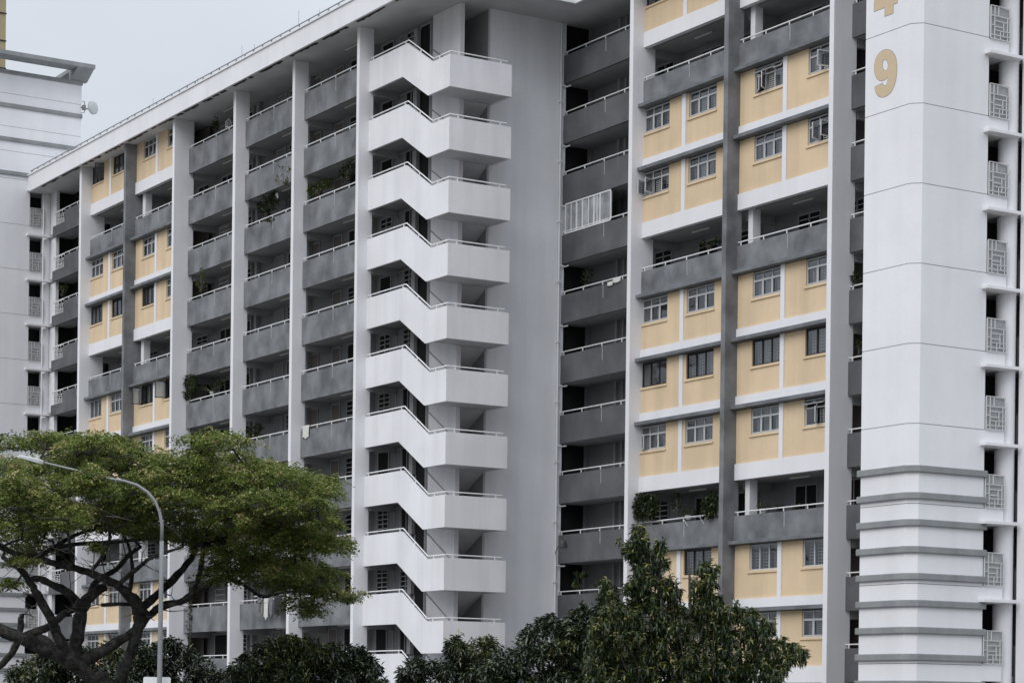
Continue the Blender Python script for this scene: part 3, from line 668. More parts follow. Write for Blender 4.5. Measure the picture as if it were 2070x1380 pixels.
hd.build('lamp_head', 'alu', SL)
pc = at(77, 926, 65); MB().tube([pc, pc + Vector((0, 0, .09))], .05, 10).build('photocell', 'whitepot', SL)
# sign plate behind the pole
sg = at(317, 1395, 65.25)
SG = empty('sign', (sg.x, sg.y, sg.z - .4), 'blank pale back of a road sign on the lamp post', 'sign')
b = MB(); hw, hh = .39, .39; r = .05; pl = []
for cx_, cz_, a0 in ((hw - r, hh - r, 0), (-hw + r, hh - r, 90), (-hw + r, -hh + r, 180), (hw - r, -hh + r, 270)):
    for q in range(5): t = math.radians(a0 + q * 22.5); pl.append((cx_ + r * math.cos(t), cz_ + r * math.sin(t)))
n0 = len(pl)
for off_ in (0, .02):
    for a_, b_ in pl: b.v.append(tuple(sg + RIGHT * a_ + Vector((0, 0, b_)) + VIEW * off_))
b.f.append(tuple(range(n0))); b.f.append(tuple(range(2 * n0 - 1, n0 - 1, -1))); b.m += [0, 0]
for i in range(n0): b.f.append((i, n0 + i, n0 + (i + 1) % n0, (i + 1) % n0)); b.m.append(0)
b.build('plate', 'rail', SG)
MB().tube([sg - VIEW * .03 - RIGHT * .3 + Vector((0, 0, .15)), sg - VIEW * .03 + RIGHT * .3 + Vector((0, 0, .15))], .02, 5).build('bracket', 'steel', SG)

# ================================================================== FOLIAGE
def leaf_mesh(name, P0, D, W, ln, wd, tone, material, parent, bend=.15, up=None):
    """many kite-shaped folded leaves: P0 base points, D directions, W side vectors (N,3)"""
    n = len(P0); off = np.array(origin(parent)) - np.array([0, 0, H])
    D = D / np.linalg.norm(D, axis=1, keepdims=True)
    W = W - D * (W * D).sum(1, keepdims=True); W /= np.linalg.norm(W, axis=1, keepdims=True) + 1e-9
    Nn = np.cross(D, W); ln = ln.reshape(-1, 1); wd = wd.reshape(-1, 1)
    b = P0; mid = P0 + D * ln * .5 + Nn * ln * .03
    t = P0 + D * ln - np.array([0, 0, 1]) * ln * bend
    l_ = mid + W * wd * .5 + Nn * wd * .18; r_ = mid - W * wd * .5 + Nn * wd * .18
    V = np.stack([b, l_, t, r_], 1).reshape(-1, 3) - off
    me = bpy.data.meshes.new(name); me.vertices.add(4 * n); me.vertices.foreach_set('co', V.astype(np.float32).ravel())
    me.loops.add(6 * n); idx = (np.arange(n)[:, None] * 4 + np.array([0, 1, 2, 0, 2, 3])).ravel().astype(np.int32)
    me.loops.foreach_set('vertex_index', idx); me.polygons.add(2 * n)
    me.polygons.foreach_set('loop_start', (np.arange(2 * n) * 3).astype(np.int32))
    me.update(calc_edges=True); me.validate()
    at_ = me.attributes.new('tone', 'FLOAT', 'POINT'); at_.data.foreach_set('value', np.repeat(tone, 4).astype(np.float32))
    me.materials.append(M[material])
    o = bpy.data.objects.new(name, me); C.objects.link(o); o.parent = parent
    return o

def rosettes(centers, axes, nl, lmin, lmax, wr, droop, tonef):
    """leaf arrays for rosettes of drooping leaves"""
    P_, D_, W_, Ln, Wd, T_ = [], [], [], [], [], []
    n = len(centers)
    for i in range(nl):
        ph = RNG.random(n) * 6.283; el = RNG.normal(-.25 - droop, .45, n)
        if i < 4: el = RNG.normal(.55 - droop * .5, .3, n)
        d = np.stack([np.cos(ph) * np.cos(el), np.sin(ph) * np.cos(el), np.sin(el)], 1)
        w_ = np.stack([-np.sin(ph), np.cos(ph), RNG.normal(0, .35, n)], 1)
        L_ = lmin + (lmax - lmin) * RNG.random(n)
        c = centers + axes * RNG.uniform(-.09, .05, (n, 1)) * 1.3
        P_.append(c); D_.append(d); W_.append(w_); Ln.append(L_); Wd.append(L_ * wr); T_.append(tonef(n, i))
    return [np.concatenate(a) for a in (P_, D_, W_, Ln, Wd, T_)]

def inpoly(x, y, poly):
    c = np.zeros(len(x), bool); j = len(poly) - 1
    for i in range(len(poly)):
        xi, yi = poly[i]; xj, yj = poly[j]
        hit = ((yi > y) != (yj > y)) & (x < (xj - xi) * (y - yi) / (yj - yi + 1e-9) + xi); c ^= hit; j = i
    return c
def at_np(px, py, d):
    a = px - 1035; b = HOR - py; s = (a - RO * b) / F_PX
    V = np.array(VIEW); R = np.array(RIGHT); p = (V[None] + R[None] * s[:, None]) * d[:, None]
    p[:, 2] = (b + RO * a) / F_PX * d; return p

def mango(name, label, cat, poly, depth, thick, n, lens, mats, light, group=None, drp=.5, nl=15, cx=None, twigs=None, spots=(), clump=9, sig=9, keep=.8):
    xs = [p[0] for p in poly]; ys = [p[1] for p in poly]; cx = cx or (min(xs) + max(xs)) / 2
    b = at(cx, HOR, depth); T = empty(name, (b.x, b.y, GZ), label, cat, group)
    X, Yv = [], []
    while len(X) < n:
        a = RNG.uniform(min(xs), max(xs), n); c = RNG.uniform(min(ys), max(ys), n); k = inpoly(a, c, poly)
        X += list(a[k]); Yv += list(c[k])
    X = np.array(X[:n]); Yv = np.array(Yv[:n])
    nc = n // clump; ci = RNG.integers(nc, size=n)        # shoots carry their rosettes in clumps
    gx = X[:nc][ci] + RNG.normal(0, sig, n); gy = Yv[:nc][ci] + RNG.normal(0, sig * .8, n); k = inpoly(gx, gy + 4, poly)
    k &= RNG.random(n) < keep; X = np.where(k, gx, X); Yv = np.where(k, gy, Yv); cd = RNG.uniform(-1, 1, nc)[ci]
    # depth: a rounded body, thinner near the outline's top
    hgt = (Yv - min(ys)) / (max(ys) - min(ys))
    D = depth + np.clip(cd + RNG.normal(0, .12, n), -1, 1) * thick * (.25 + .75 * np.clip(hgt, 0, 1))
    Cn = at_np(X, Yv, D); ax = np.tile([0, 0, 1.0], (n, 1)) + RNG.normal(0, .25, (n, 3))
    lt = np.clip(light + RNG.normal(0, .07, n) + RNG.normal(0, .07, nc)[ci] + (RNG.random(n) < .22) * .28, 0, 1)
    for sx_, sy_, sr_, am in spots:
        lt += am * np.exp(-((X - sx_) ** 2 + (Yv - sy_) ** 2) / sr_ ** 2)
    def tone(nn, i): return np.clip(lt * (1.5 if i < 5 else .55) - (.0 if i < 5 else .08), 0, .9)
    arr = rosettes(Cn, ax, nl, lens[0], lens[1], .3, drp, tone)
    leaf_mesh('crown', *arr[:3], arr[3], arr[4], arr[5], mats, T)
    # trunk and limbs
    tr = MB(); zt = Cn[:, 2].max()
    tb = Vector((b.x, b.y, GZ)); h0 = Cn[:, 2].min()
    tr.tube([tb, tb + Vector((.1, .05, (h0 - GZ) * .5 + .6)), Vector((b.x, b.y, h0 + .3)), Vector((b.x + .1, b.y, (h0 + zt) / 2)), Vector((b.x, b.y, zt - 1.1))], [.2, .15, .1, .06, .03], 8)
    for i in RNG.choice(n, min(n, twigs or 60), replace=False):
        e_ = Vector(Cn[i]); s_ = Vector((b.x + (e_.x - b.x) * .55, b.y + (e_.y - b.y) * .55, max(h0 - .3, e_.z - 1.6 - .6 * random.random())))
        s0 = Vector((b.x + random.uniform(-.12, .12), b.y + random.uniform(-.12, .12), max(GZ + 1, min(s_.z - .9 - random.random(), zt - 1.2))))
        m_ = (s_ + e_) / 2 + Vector((random.uniform(-.15, .15), random.uniform(-.15, .15), .15))
        tr.tube([s0, s_, m_, e_], [.03, .02, .013, .006], 5)
    tr.build('trunk', 'twig' if mats == 'mango' else 'bark', T)
    return T

PM = [(1180, 1380), (1180, 1300), (1195, 1255), (1215, 1235), (1212, 1180), (1230, 1166), (1248, 1185), (1252, 1225), (1275, 1228), (1262, 1185), (1285, 1165), (1280, 1140), (1252, 1105), (1250, 1078), (1275, 1085), (1278, 1066), (1300, 1062), (1312, 1100), (1322, 1112), (1325, 1088), (1344, 1098), (1336, 1125), (1352, 1120), (1352, 1135), (1340, 1160), (1362, 1162), (1368, 1185), (1382, 1190), (1380, 1215), (1392, 1240), (1398, 1205), (1402, 1170), (1415, 1140), (1428, 1118), (1438, 1120), (1436, 1145), (1455, 1140), (1450, 1160), (1440, 1172), (1452, 1180), (1438, 1200), (1462, 1205), (1466, 1225), (1478, 1232), (1488, 1218), (1504, 1222), (1498, 1245), (1512, 1240), (1520, 1232), (1532, 1238), (1520, 1270), (1545, 1240), (1568, 1240), (1566, 1290), (1585, 1292), (1592, 1312), (1612, 1292), (1618, 1306), (1630, 1320), (1628, 1333), (1598, 1336), (1588, 1360), (1580, 1380), (1575, 1440), (1560, 1480), (1200, 1480)]
mango('mango_tree', 'tall loose tree with drooping leaves and pale new tips before the yellow panels', 'tree', PM, 62, 2.2, 3100, (.12, .215), 'mango', .24, nl=16, cx=1390, twigs=120, drp=.72, clump=6, sig=6.5, keep=.65)
Bd = dict(group='dark green trees along the foot of the block')
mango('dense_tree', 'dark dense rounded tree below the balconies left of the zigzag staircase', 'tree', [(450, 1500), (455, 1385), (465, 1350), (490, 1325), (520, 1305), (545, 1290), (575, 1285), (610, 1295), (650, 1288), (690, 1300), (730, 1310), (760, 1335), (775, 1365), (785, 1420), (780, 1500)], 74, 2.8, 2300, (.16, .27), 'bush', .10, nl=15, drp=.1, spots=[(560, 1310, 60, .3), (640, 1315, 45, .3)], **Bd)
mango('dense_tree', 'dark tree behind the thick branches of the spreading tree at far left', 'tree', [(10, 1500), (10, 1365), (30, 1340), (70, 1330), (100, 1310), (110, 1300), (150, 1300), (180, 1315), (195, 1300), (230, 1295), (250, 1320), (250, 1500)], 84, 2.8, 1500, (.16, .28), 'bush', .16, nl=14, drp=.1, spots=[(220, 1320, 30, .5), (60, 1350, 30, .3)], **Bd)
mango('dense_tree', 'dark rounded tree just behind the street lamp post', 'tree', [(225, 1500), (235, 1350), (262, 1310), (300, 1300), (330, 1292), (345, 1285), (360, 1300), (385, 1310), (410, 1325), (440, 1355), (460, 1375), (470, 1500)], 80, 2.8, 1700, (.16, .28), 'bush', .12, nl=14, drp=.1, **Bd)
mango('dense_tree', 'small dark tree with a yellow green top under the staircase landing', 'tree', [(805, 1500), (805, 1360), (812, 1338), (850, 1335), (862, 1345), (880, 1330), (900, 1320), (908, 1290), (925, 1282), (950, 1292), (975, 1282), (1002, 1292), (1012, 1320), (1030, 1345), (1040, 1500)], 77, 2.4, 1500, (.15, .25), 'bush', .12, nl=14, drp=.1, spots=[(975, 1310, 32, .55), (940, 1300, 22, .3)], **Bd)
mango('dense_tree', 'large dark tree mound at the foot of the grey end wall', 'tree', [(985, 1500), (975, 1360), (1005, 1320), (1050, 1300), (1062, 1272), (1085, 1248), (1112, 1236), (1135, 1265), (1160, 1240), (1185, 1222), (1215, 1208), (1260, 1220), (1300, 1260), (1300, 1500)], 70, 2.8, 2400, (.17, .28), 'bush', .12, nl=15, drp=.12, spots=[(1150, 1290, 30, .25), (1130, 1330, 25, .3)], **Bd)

# ---------------- the spreading rain tree
RD = 72
rb = at(225, HOR, RD)
RT = empty('rain_tree', (rb.x, rb.y, GZ), 'wide spreading tree with dark twisting limbs and flat feathery green crown on the left', 'tree')
limbs = [
    ([(225, 1530, 0), (225, 1440, 0), (215, 1395, 0), (195, 1365, 0)], [30, 26, 24, 20]),
    ([(205, 1385, 0), (150, 1345, -.5), (90, 1312, -1), (40, 1288, -1.5), (-20, 1262, -2), (-70, 1230, -2.5)], [20, 17, 16, 15, 14, 12]),
    ([(175, 1365, -.2), (130, 1310, -.6), (105, 1255, -1), (80, 1210, -1.3), (62, 1178, -1.5), (40, 1150, -2), (5, 1125, -2)], [14, 13, 12, 11, 9, 8, 6]),
    ([(150, 1340, 0), (155, 1290, .4), (165, 1240, .6), (180, 1205, .8), (215, 1185, 1)], [17, 16, 15, 13, 11]),
    ([(170, 1230, .5), (140, 1200, .2), (105, 1180, 0), (75, 1168, -.3), (55, 1172, -.5)], [12, 11, 10, 9, 5]),
    ([(180, 1205, .8), (195, 1175, 1.2), (235, 1150, 1.5), (262, 1120, 2), (285, 1105, 2.2)], [9, 8, 7, 6, 4]),
    ([(150, 1345, 0), (205, 1315, .5), (255, 1285, .9), (290, 1255, 1.2), (325, 1225, 1.6), (365, 1215, 2), (405, 1195, 2.5), (435, 1170, 3), (455, 1165, 3.3), (490, 1180, 3.8), (525, 1203, 4), (545, 1202, 4.2), (572, 1175, 4.5)], [16, 14, 12, 11, 10, 9, 8, 7, 6, 6, 5, 5, 3]),
    ([(245, 1530, 1), (245, 1380, 1), (262, 1320, 1), (280, 1270, 1), (285, 1240, 1), (268, 1210, .8), (235, 1180, .5), (190, 1160, .2), (140, 1145, 0), (90, 1132, -.5), (30, 1118, -1), (-30, 1090, -1)], [15, 14, 13, 13, 20, 14, 11, 10, 10, 9, 8, 6]),
    ([(278, 1235, 1), (315, 1205, 1.5), (350, 1170, 2), (385, 1130, 2.5), (402, 1085, 3), (415, 1050, 3)], [12, 11, 10, 9, 8, 5]),
    ([(320, 1230, 1.4), (370, 1212, 1.2), (395, 1185, 1), (408, 1140, .8), (412, 1095, .5), (430, 1050, 0)], [7, 7, 7, 7, 6, 4]),
    ([(262, 1195, .8), (268, 1150, 1), (262, 1110, 1.2), (250, 1080, 1.2)], [6, 5, 5, 4]),
    ([(235, 1185, .5), (270, 1155, -.5), (300, 1130, -1), (330, 1118, -1.5), (370, 1105, -2)], [7, 6, 5, 4, 3]),
    ([(62, 1130, -.5), (110, 1108, 0), (165, 1098, .3), (230, 1095, .8), (300, 1088, 1.5), (340, 1085, 2)], [6, 6, 6, 5, 5, 4]),
    ([(60, 1135, 0), (100, 1112, .5), (150, 1082, 1), (190, 1070, 1.5)], [7, 6, 5, 4]),
    ([(150, 1145, 0), (142, 1110, -1.5), (138, 1078, -2), (120, 1050, -2.5), (105, 1030, -3)], [4.5, 4.5, 4.2, 4, 3]),
    ([(188, 1150, 0), (210, 1120, -1.5), (222, 1085, -2), (215, 1050, -2.5), (200, 1025, -3)], [4.5, 4.5, 4.2, 4, 3]),
    ([(120, 1330, .5), (90, 1290, 1), (45, 1290, 1.5), (15, 1330, 1.5), (-30, 1370, 2)], [8, 11, 9, 10, 9]),
    ([(35, 1290, .5), (90, 1270, 0), (130, 1240, 0), (165, 1225, .3)], [11, 10, 9, 8]),
    ([(38, 1292, 0), (42, 1262, 0), (44, 1240, 0)], [9, 8, 7]),
    ([(205, 1222, .8), (240, 1220, 1), (275, 1222, 1)], [5, 5, 6]),
    ([(480, 1175, 3.6), (520, 1150, 3), (560, 1135, 3), (620, 1120, 3)], [4, 3.5, 3, 2]),
    ([(415, 1060, 3), (470, 1030, 3), (540, 1005, 3), (600, 985, 3.2)], [5, 4, 3.5, 2]),
    ([(412, 1100, .5), (470, 1080, .8), (540, 1062, 1), (610, 1050, 1)], [5, 4, 3.5, 2]),
    ([(545, 1202, 4.2), (600, 1195, 4), (660, 1200, 4), (700, 1212, 4)], [4, 3.2, 2.6, 1.6]),
]
tm = MB(); nodes = []
for pts, rad in limbs:
    # resample for a knotted look
    P3 = [at(x, y, RD + d_) for x, y, d_ in pts]; R3 = [r / F_PX * RD * (.9 if r > 12 else .78) for r in rad]; PP = []; RR = []
    for i in range(len(P3) - 1):
        for s in range(4):
            t = s / 4; a = P3[max(i - 1, 0)]; b = P3[i]; c = P3[i + 1]; e = P3[min(i + 2, len(P3) - 1)]
            q = .5 * ((2 * b) + (-a + c) * t + (2 * a - 5 * b + 4 * c - e) * t * t + (-a + 3 * b - 3 * c + e) * t ** 3)
            r = R3[i] * (1 - t) + R3[i + 1] * t
            PP.append(q + Vector([random.uniform(-1, 1) * r * .16 for _ in range(3)])); RR.append(r * random.uniform(.88, 1.1))
    PP.append(P3[-1]); RR.append(R3[-1]); PP[0] = P3[0]
    tm.tube(PP, RR, 9); nodes += [(p, r) for p, r in zip(PP, RR) if p.z > 2.6]
# foliage pads (image-space guides turned into positions round the trunk)
pads = []
def pad(x, y, rx, ry, dd): pads.append((x, y, rx, ry, dd))
for x, y in ((-60, 900), (20, 893), (90, 890), (140, 895), (200, 893), (245, 905), (300, 925), (355, 930), (420, 890), (465, 892), (440, 925), (500, 950)): pad(x, y, 55, 18, random.uniform(-2, 3))
for x, y in ((-50, 950), (10, 940), (70, 945), (140, 935), (200, 935), (270, 945), (330, 960), (390, 955), (450, 960), (520, 968), (570, 965), (625, 972)): pad(x, y, 60, 20, random.uniform(-2.5, 3))
for x, y in ((-40, 1010), (30, 990), (80, 1000), (150, 985), (190, 975), (230, 1005), (290, 1000), (350, 1005), (410, 1000), (470, 1010), (530, 1005), (590, 1000), (640, 995)): pad(x, y, 58, 20, random.uniform(-3.5, 2))
for x, y in ((-20, 1060), (50, 1050), (100, 1045), (160, 1040), (210, 1030), (300, 1040), (350, 1050), (410, 1045), (470, 1050), (520, 1045), (560, 1050), (590, 1035)): pad(x, y, 52, 19, random.uniform(-3.5, 1.5))
for x, y in ((450, 1085), (510, 1090), (565, 1090), (620, 1095), (665, 1100)): pad(x, y, 50, 25, random.uniform(-2, 2))
for x, y in ((480, 1140), (535, 1145), (580, 1150), (455, 1160)): pad(x, y, 52, 26, random.uniform(-1, 3))
for x, y in ((600, 1180), (640, 1190), (680, 1200), (610, 1220), (570, 1175)): pad(x, y, 44, 19, random.uniform(1, 4))
for q in range(95):
    x = random.uniform(-60, 690); y = random.uniform(885, 1100)
    if y < 885 + 60 * abs(math.sin(x * .013 + .7)) * (x > 250) or (y > 1065 and x < 430) or (x > 560 and y < 960): continue
    pad(x, y, random.uniform(26, 44), random.uniform(12, 20), random.uniform(-3.5, 3.5))
for x, y in ((35, 975), (75, 1000), (110, 1020), (185, 958), (205, 990), (150, 1030), (165, 975), (20, 1010)): pad(x, y, random.uniform(28, 40), random.uniform(15, 22), -8.2)
for x, y in ((440, 1120), (500, 1120), (560, 1125), (610, 1140), (650, 1160), (520, 1070), (590, 1070), (640, 1030), (30, 1085), (90, 1080), (240, 1062), (300, 1066), (350, 1078), (400, 1088), (200, 1060)): pad(x, y, 44, 20, random.uniform(-1, 4))
pad(625, 1238, 26, 12, 4); pad(690, 1100, 22, 13, 2); pad(705, 1208, 20, 9, 4); pad(655, 978, 30, 16, 2); pad(672, 1065, 0, 0, 0) if False else None
pad(20, 1180, 24, 12, -2); pad(45, 1135, 40, 12, -2); pad(195, 1105, 14, 10, -2); pad(60, 1110, 50, 14, 1); pad(380, 1085, 45, 14, 2); pad(300, 1075, 50, 14, 3)
Pl, Dl, Wl, Ll, WWl, Tl = [], [], [], [], [], []
twig = MB()
pads = [p for p in pads if p[2] > 5]
pads.sort(key=lambda p: min((nr[0] - at(p[0], p[1], RD + p[4])).length for nr in nodes))
for (x, y, rx, ry, dd) in pads:
    nsp = int(rx * ry / 1060 * 84) + 16        # sprays per pad
    u = RNG.random(nsp) ** .5; ph = RNG.random(nsp) * 6.283
    lobes = 1 + .22 * np.sin(ph * 3 + x) + .16 * np.sin(ph * 5 + y)
    ex = u * np.cos(ph) * rx * lobes * 1.08; ed = u * np.sin(ph) * rx * lobes * RD / F_PX * 1.25
    dome = np.sqrt(np.clip(1 - (u * .96) ** 2, 0, 1)); top = RNG.random(nsp) < .72
    ey = -(dome * ry * RNG.uniform(.35, 1.0, nsp)) * np.where(top, 1, -.45) + ry * .35 * u + RNG.normal(0, ry * .28, nsp)
    Cn = at_np(x + ex, y + ey, RD + dd + ed)
    # each spray: a feathery frond of small leaflets along a short curved twig
    az = ph + RNG.normal(0, .7, nsp); tl = np.clip(.20 + random.uniform(-.15, .12) + .0 * az + RNG.normal(0, .12, nsp) + np.where(top, .26, -.04) * RNG.random(nsp) * 1.6, 0, 1)
    nlf = 14
    R_ = np.array(RIGHT); V_ = np.array(VIEW)
    dirh = np.cos(az)[:, None] * R_ + np.sin(az)[:, None] * V_
    perp = -np.sin(az)[:, None] * R_ + np.cos(az)[:, None] * V_
    for q in range(nlf):
        s = (q // 2) / (nlf / 2); side = 1 if q % 2 else -1
        base = Cn + dirh * (.36 * s - .12) + np.array([0, 0, 1]) * (.05 - .22 * s * s)[..., None] if False else Cn + dirh * (.40 * s - .14) + np.array([0, 0, 1.0]) * (.05 - .20 * s * s)
        base = base + RNG.normal(0, .025, base.shape)
        d = dirh * .35 + perp * side + np.array([0, 0, 1.0]) * RNG.normal(-.25, .35, (nsp, 1))
        wv = dirh * RNG.normal(1, .3, (nsp, 1)) + np.array([0, 0, 1.0]) * RNG.normal(0, .45, (nsp, 1))
        Pl.append(base); Dl.append(d); Wl.append(wv); l0 = RNG.uniform(.085, .165, nsp) * (1.05 - .35 * s); Ll.append(l0); WWl.append(l0 * .42); Tl.append(np.clip(tl + (.22 if s > .75 else 0) * RNG.random(nsp), 0, .75))
    # branchlets from the nearest limb to the pad
    cpt = at(x, y + ry * .4, RD + dd); near = min(nodes, key=lambda nr: (nr[0] - cpt).length)[0]
    mid = near * .45 + cpt * .55 + Vector((random.uniform(-.3, .3), random.uniform(-.3, .3), -.15))
    tm.tube([near, near * .7 + mid * .3 + Vector((random.uniform(-.15, .15), random.uniform(-.15, .15), .1)), mid, cpt], [.045, .04, .032, .018], 6)
    nodes += [(mid, .03), (cpt, .02), (mid * .5 + cpt * .5, .02)]
    for q in range(9):
        i = RNG.integers(nsp); e_ = Vector(Cn[i]); s_ = mid * .4 + cpt * .6
        twig.tube([s_, s_ * .5 + e_ * .5 + Vector((random.uniform(-.12, .12), random.uniform(-.12, .12), -.08)), e_], [.022, .015, .006], 4)
leaf_mesh('crown', np.concatenate(Pl), np.concatenate(Dl), np.concatenate(Wl), np.concatenate(Ll), np.concatenate(WWl), np.concatenate(Tl), 'rain', RT)
# bare twigs in the shaded inside of the crown
for q in range(170):
    p, r = random.choice(nodes); d_ = Vector((random.gauss(0, 1), random.gauss(0, 1), random.gauss(.25, .6))).normalized() * random.uniform(.5, 1.3)
    m_ = p + d_ * .5 + Vector((random.uniform(-.15, .15), random.uniform(-.15, .15), random.uniform(-.1, .15))); e_ = p + d_
    twig.tube([p, m_, e_], [.022, .016, .007], 4)
    for z in range(2): twig.tube([m_, m_ + Vector((random.gauss(0, .3), random.gauss(0, .3), random.gauss(.1, .25)))], [.012, .004], 4)
tm.build('trunk', 'bark', RT, smooth=True); twig.build('twigs', 'twig', RT)

# ================================================================== THINGS ON THE BALCONIES
def pot_plant(name, label, x, y, z, w_, h_, n, ll, m='plant', pot=None, cat='plant', drp=.1, hang=False, group=None, dy=.16, tone=.2):
    """a leafy plant w wide and h high whose lowest point is z (relative)"""
    T = empty(name, (x, y, z), label, cat, group)
    u = RNG.uniform(-1, 1, n); v = RNG.random(n); t = RNG.uniform(-1, 1, n)
    keep = (u ** 2 + (v * 2 - 1) ** 2 * .9 + t ** 2 * .5) < 1.15
    u, v, t = u[keep], v[keep], t[keep]; n = len(u)
    Cn = np.stack([x + u * w_ / 2, y + t * dy, z + .05 + v * h_], 1)
    arr = rosettes(Cn, np.tile([0, 0, .4], (n, 1)), 7, ll * .7, ll * 1.2, .42, drp, lambda nn, i: np.clip(RNG.normal(tone, .15, nn), 0, .6))
    leaf_mesh('foliage', *arr[:3], arr[3], arr[4], arr[5], m, T)
    s = MB()
    for i in range(min(n, 14)): s.tube([(x, y, z), tuple((Vector((x, y, z)) + Vector(Cn[i])) / 2 + Vector((0, 0, .05))), tuple(Cn[i])], [.012, .01, .005], 4)
    s.build('stem', 'twig', T)
    if pot:
        s = MB(); r = min(.15, w_ * .3)
        for i, (rr_, zz) in enumerate(((r * .7, -.13), (r, 0), (r * 1.1, 0), (r * 1.1, .04), (r * .9, .04))):
            for q in range(12): s.v.append((x + rr_ * math.cos(q * math.pi / 6), y + rr_ * math.sin(q * math.pi / 6), z + zz))
        for i in range(4):
            for q in range(12): s.f.append((i * 12 + q, i * 12 + (q + 1) % 12, (i + 1) * 12 + (q + 1) % 12, (i + 1) * 12 + q)); s.m.append(0)
        s.build('pot', pot, T)
    if hang: MB().tube([(x, y, z + h_), (x, y, z + h_ + .7)], .008, 4).build('wire', 'steel', T)
    return T
def onY(px, py, Y):
    a = px - 1035; b = HOR - py; s = (a - RO * b) / F_PX; dx = VIEW.x + RIGHT.x * s; dy = VIEW.y + RIGHT.y * s; d = Y / dy
    return dx * d, (b + RO * a) / F_PX * d
def plant_at(px, py, Y, wpx, hpx, n, ll, label, m='plant', **kw):
    x, z = onY(px, py, Y); x2, z2 = onY(px + wpx, py, Y); x3, z3 = onY(px, py - hpx, Y)
    return pot_plant(kw.pop('name', 'potted_plant'), label, x + (x2 - x) / 2, Y, z, abs(x2 - x), z3 - z, n, ll, m, **kw)
YA = Y1 + .32
plant_at(371, 808, Y1 - .02, 28, 46, 110, .20, 'large dark leafy vine spilling over the end of a left wing balcony rail', name='hanging_vine', drp=.9, tone=.12)
plant_at(404, 800, YA, 52, 18, 40, .16, 'row of thin potted plants along the rail beside the dark vine', pot='whitepot', drp=-.4)
plant_at(397, 596, Y1 - .05, 20, 50, 34, .13, 'thin trailing vine hanging down in front of a left wing balcony', name='hanging_vine', m='vine', drp=.8, tone=.05)
plant_at(520, 442, YA, 40, 50, 95, .2, 'dense dark bush on the middle column balcony third from the top', pot='pot', drp=-.3, tone=.05)
plant_at(541, 452, Y1 - .1, 12, 8, 12, .12, 'tiny plant clinging to the face of the parapet below the dark bush', name='wall_plant', drp=.6, tone=.1)
plant_at(556, 385, Y1 - .12, 38, 44, 26, .12, 'pale yellow green fern arching over the parapet by the white fin', name='fern', m='vine', drp=.6, tone=.25)
plant_at(620, 402, YA, 52, 22, 75, .18, 'bright green bushy plant on the third balcony beside the staircase', pot='pot', drp=.1, tone=.4)
plant_at(690, 366, YA, 30, 26, 50, .18, 'dark leafy plant close to the staircase fin on the third balcony', pot='pot', drp=.3, tone=.1)
plant_at(500, 886, YA, 30, 22, 55, .17, 'dark potted plant on the middle column rail just above the spreading crown', pot='pot', drp=.2, tone=.1)
plant_at(120, 598, YA, 14, 18, 22, .16, 'small round leafed plant standing on the lobby grille near the left tower', pot='pot', drp=.1, tone=.45)
plant_at(1176, 580, Y2 + .3, 22, 32, 36, .15, 'slender potted plant against the black lobby opening', pot='pot', drp=-.2, tone=.1)
plant_at(1160, 1198, Y2 + .25, 22, 34, 9, .4, 'tall cactus like plant with upright blades on the low dark balcony', pot='pot', drp=-2.2, tone=.15, name='cactus')
plant_at(1205, 1196, Y2 + .25, 30, 16, 26, .14, 'low cluster of small plants along the lowest dark balcony rail', pot='whitepot', drp=-.2, tone=.15)
plant_at(1276, 1054, 57.95, 54, 50, 210, .20, 'huge dark bush bulging over the left end of the low balcony beside the white fin', drp=.25, tone=.08)
plant_at(1418, 1048, 58.0, 34, 48, 90, .2, 'dark climbing plant at the right end of the low balcony by the grey fin', drp=.2, tone=.15, name='climbing_plant')
plant_at(1362, 1040, 58.5, 12, 44, 26, .14, 'hanging basket plant in the middle of the low balcony', drp=.5, tone=.1, hang=True, name='hanging_plant')
plant_at(1380, 1045, 58.4, 24, 12, 22, .13, 'small pots standing on the wire shelf of the low balcony rail', pot='whitepot', drp=-.2)
for i, (px_, lab) in enumerate(((1536, 'white pot plant on the rail of the low right balcony, leftmost of three'), (1568, 'wider green pot plant on the rail of the low right balcony, middle of three'), (1600, 'little pot plant on the rail of the low right balcony, rightmost of three'))):
    plant_at(px_, 1031, 58.35, 16, 9, 14, .11, lab, pot='whitepot' if i == 0 else 'pot', drp=-.1, group='pot plants on the low right balcony')
plant_at(1722, 580, Y2 + .15, 14, 26, 20, .14, 'spindly potted plant in the narrow gap left of the numbered tower', pot='pot', drp=-.2)
plant_at(1731, 720, Y2 + .15, 10, 32, 20, .14, 'taller dark plant in the narrow gap one storey below the spindly one', pot='pot', drp=-.2)
plant_at(1415, 505, 58.5, 40, 14, 40, .14, 'row of small bushy plants behind the rail of the upper yellow panel balcony', pot='pot', drp=-.2, tone=.1)
plant_at(430, 270 , Y1 + .5, 10, 30, 26, .14, 'cone shaped hanging plant under the roof in the top left balcony', drp=.6, tone=.1, hang=True, name='hanging_plant')
plant_at(378, 1340, Y1 - .05, 10, 170, 70, .13, 'thin creeper climbing the edge of a low left wing parapet', name='creeper', drp=.6, tone=.1)
plant_at(700, 300, YA, 10, 12, 12, .12, 'tiny potted plant on the second balcony beside the staircase', pot='pot', drp=-.1)

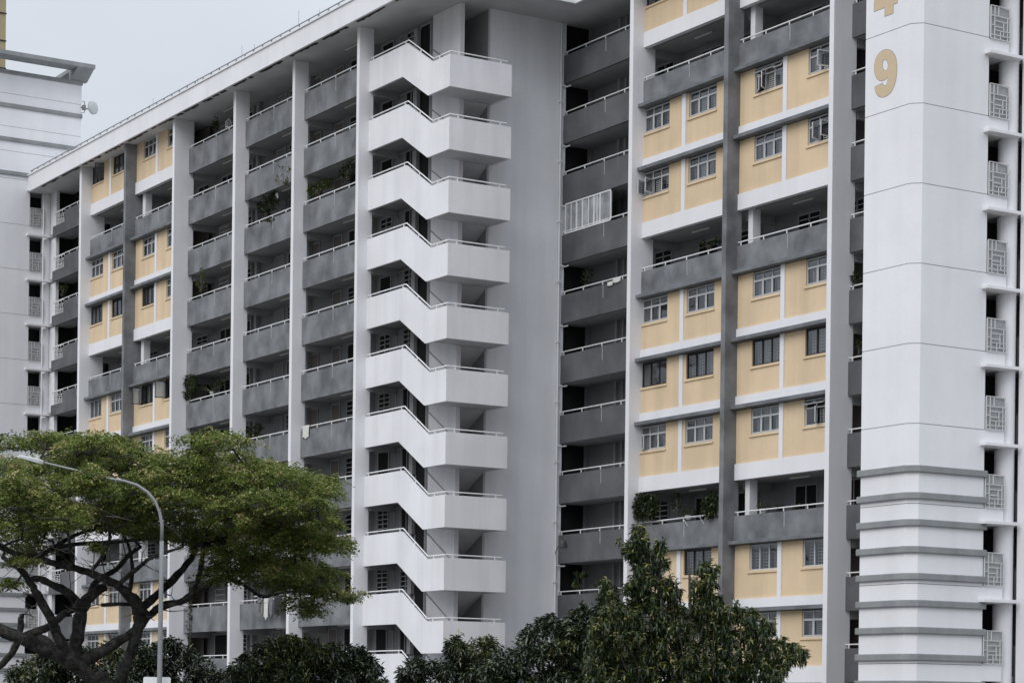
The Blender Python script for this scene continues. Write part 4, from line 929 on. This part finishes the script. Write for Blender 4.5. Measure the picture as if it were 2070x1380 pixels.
def cloth(name, label, px, py, Y, wpx, hpx, m, fold=.03, cat='laundry', group=None):
    x, z = onY(px, py, Y); x2, _ = onY(px + wpx, py, Y); _, z3 = onY(px, py + hpx, Y)
    T = empty(name, (x, Y, z), label, cat, group); b = MB(); n = 12; mrow = 6
    for sgn in (0, 1):
        for i in range(n + 1):
            for j in range(mrow + 1):
                u = i / n; v = j / mrow
                b.v.append((x + (x2 - x) * u * (1 - .06 * v), Y - .04 - .02 * v + fold * math.sin(u * 17 + v * 2) * (.3 + v) + sgn * .012, z + (z3 - z) * v * (1 - .08 * math.sin(u * 9))))
    W_ = mrow + 1
    for i in range(n):
        for j in range(mrow):
            a = i * W_ + j; b.f.append((a, a + 1, a + W_ + 1, a + W_)); b.m.append(0)
            a += (n + 1) * W_; b.f.append((a + W_, a + W_ + 1, a + 1, a)); b.m.append(0)
    b.build('cloth', m, T, smooth=True)
cloth('towel', 'pale towel hung over the rail left of the staircase', 613, 861, Y1, 14, 25, 'cloth_pale', cat='towel')
cloth('cloth', 'crumpled pale cloth draped on the rail of the dark balcony', 1229, 571, Y2, 12, 8, 'cloth_pale', cat='cloth')
cloth('cloth', 'larger pale cloth on the same rail against the white fin', 1240, 564, Y2, 17, 9, 'cloth_pale', cat='cloth')
gl_ = 'clothes hanging on the pole'
for px_, wd, hh, m_, lab in ((522, 12, 34, 'cloth_grey', 'grey shirt, leftmost of the clothes hanging below the tree branch'), (535, 9, 42, 'cloth_pale', 'long pale trousers among the clothes hanging below the tree branch'), (546, 7, 36, 'cloth_grey', 'narrow grey garment right of the pale trousers on the clothes pole'), (556, 16, 36, 'cloth_dark', 'dark wide garment, rightmost on the clothes pole below the tree')):
    cloth('garment', lab, px_, 1207, Y1 - .35, wd, hh, m_, .02, 'laundry', gl_)
x, z = onY(515, 1206, Y1 - .35); x2, z2 = onY(578, 1206, Y1 - .35)
CP = empty('clothes_pole', (x, Y1, z), 'thin pole sticking out over the parapet below the spreading tree', 'pole')
MB().tube([(x, Y1 - .39, z + .02), (x2 - .1, Y1 - .39, z + .02)], .02, 5).build('pole', 'rail', CP)
MB().tube([(x + .2, Y1 - .39, z + .02), (x + .2, Y1 + .3, z + .1)], .015, 5).build('bracket', 'steel', CP)
# lantern and chime
x, z = onY(462, 250, Y1 + .4)
LN = empty('birdcage', (x, Y1 + .4, z - .2), 'small cage hanging in the top left balcony next to the white fin', 'cage')
b = MB()
for q in range(10): b.tube([(x + .16 * math.cos(q * .628), Y1 + .4 + .16 * math.sin(q * .628), z - .2), (x + .16 * math.cos(q * .628), Y1 + .4 + .16 * math.sin(q * .628), z + .1), (x, Y1 + .4, z + .28)], .008, 4)
b.build('bars', 'rail', LN); MB().prism([(x + .18 * math.cos(q * .628), Y1 + .4 + .18 * math.sin(q * .628)) for q in range(10)], 'z', z - .24, z - .2).build('tray', 'rail', LN)
MB().tube([(x, Y1 + .4, z + .27), (x, Y1 + .4, 31.9)], .006, 4).build('wire', 'steel', LN)
x, z = onY(560, 392, Y1 + .3)
WC = empty('wind_chime', (x, Y1 + .3, z - .25), 'little white wind chime hanging above the dark balcony bush', 'wind chime')
b = MB()
for q in range(5): b.tube([(x + .05 * math.cos(q * 1.256), Y1 + .3 + .05 * math.sin(q * 1.256), z - .25 + .04 * q), (x + .05 * math.cos(q * 1.256), Y1 + .3 + .05 * math.sin(q * 1.256), z + .05)], .012, 5)
b.build('tubes', 'rail', WC); MB().tube([(x, Y1 + .3, z + .05), (x, Y1 + .3, 29.08 - P(1))], .006, 4).build('string', 'steel', WC)
# wire shelf on the low balcony rail
x, z = onY(1372, 1047, 58.0); x2, _ = onY(1432, 1047, 58.0)
WS = empty('wire_shelf', (x, 58.0, z), 'white wire shelf hooked outside the rail of the low balcony with the bushes', 'shelf')
b = MB().tube([(x, 57.9, z), (x2, 57.9, z)], .015, 4).tube([(x, 58.1, z), (x2, 58.1, z)], .015, 4)
for q in range(12): b.tube([(x + (x2 - x) * q / 11, 57.9, z), (x + (x2 - x) * q / 11, 58.1, z)], .01, 4)
for q in (.2, .75): b.tube([(x + (x2 - x) * q, 57.9, z), (x + (x2 - x) * (q + .05), 58.1, z - .35)], .014, 4)
b.build('shelf_frame', 'rail', WS)
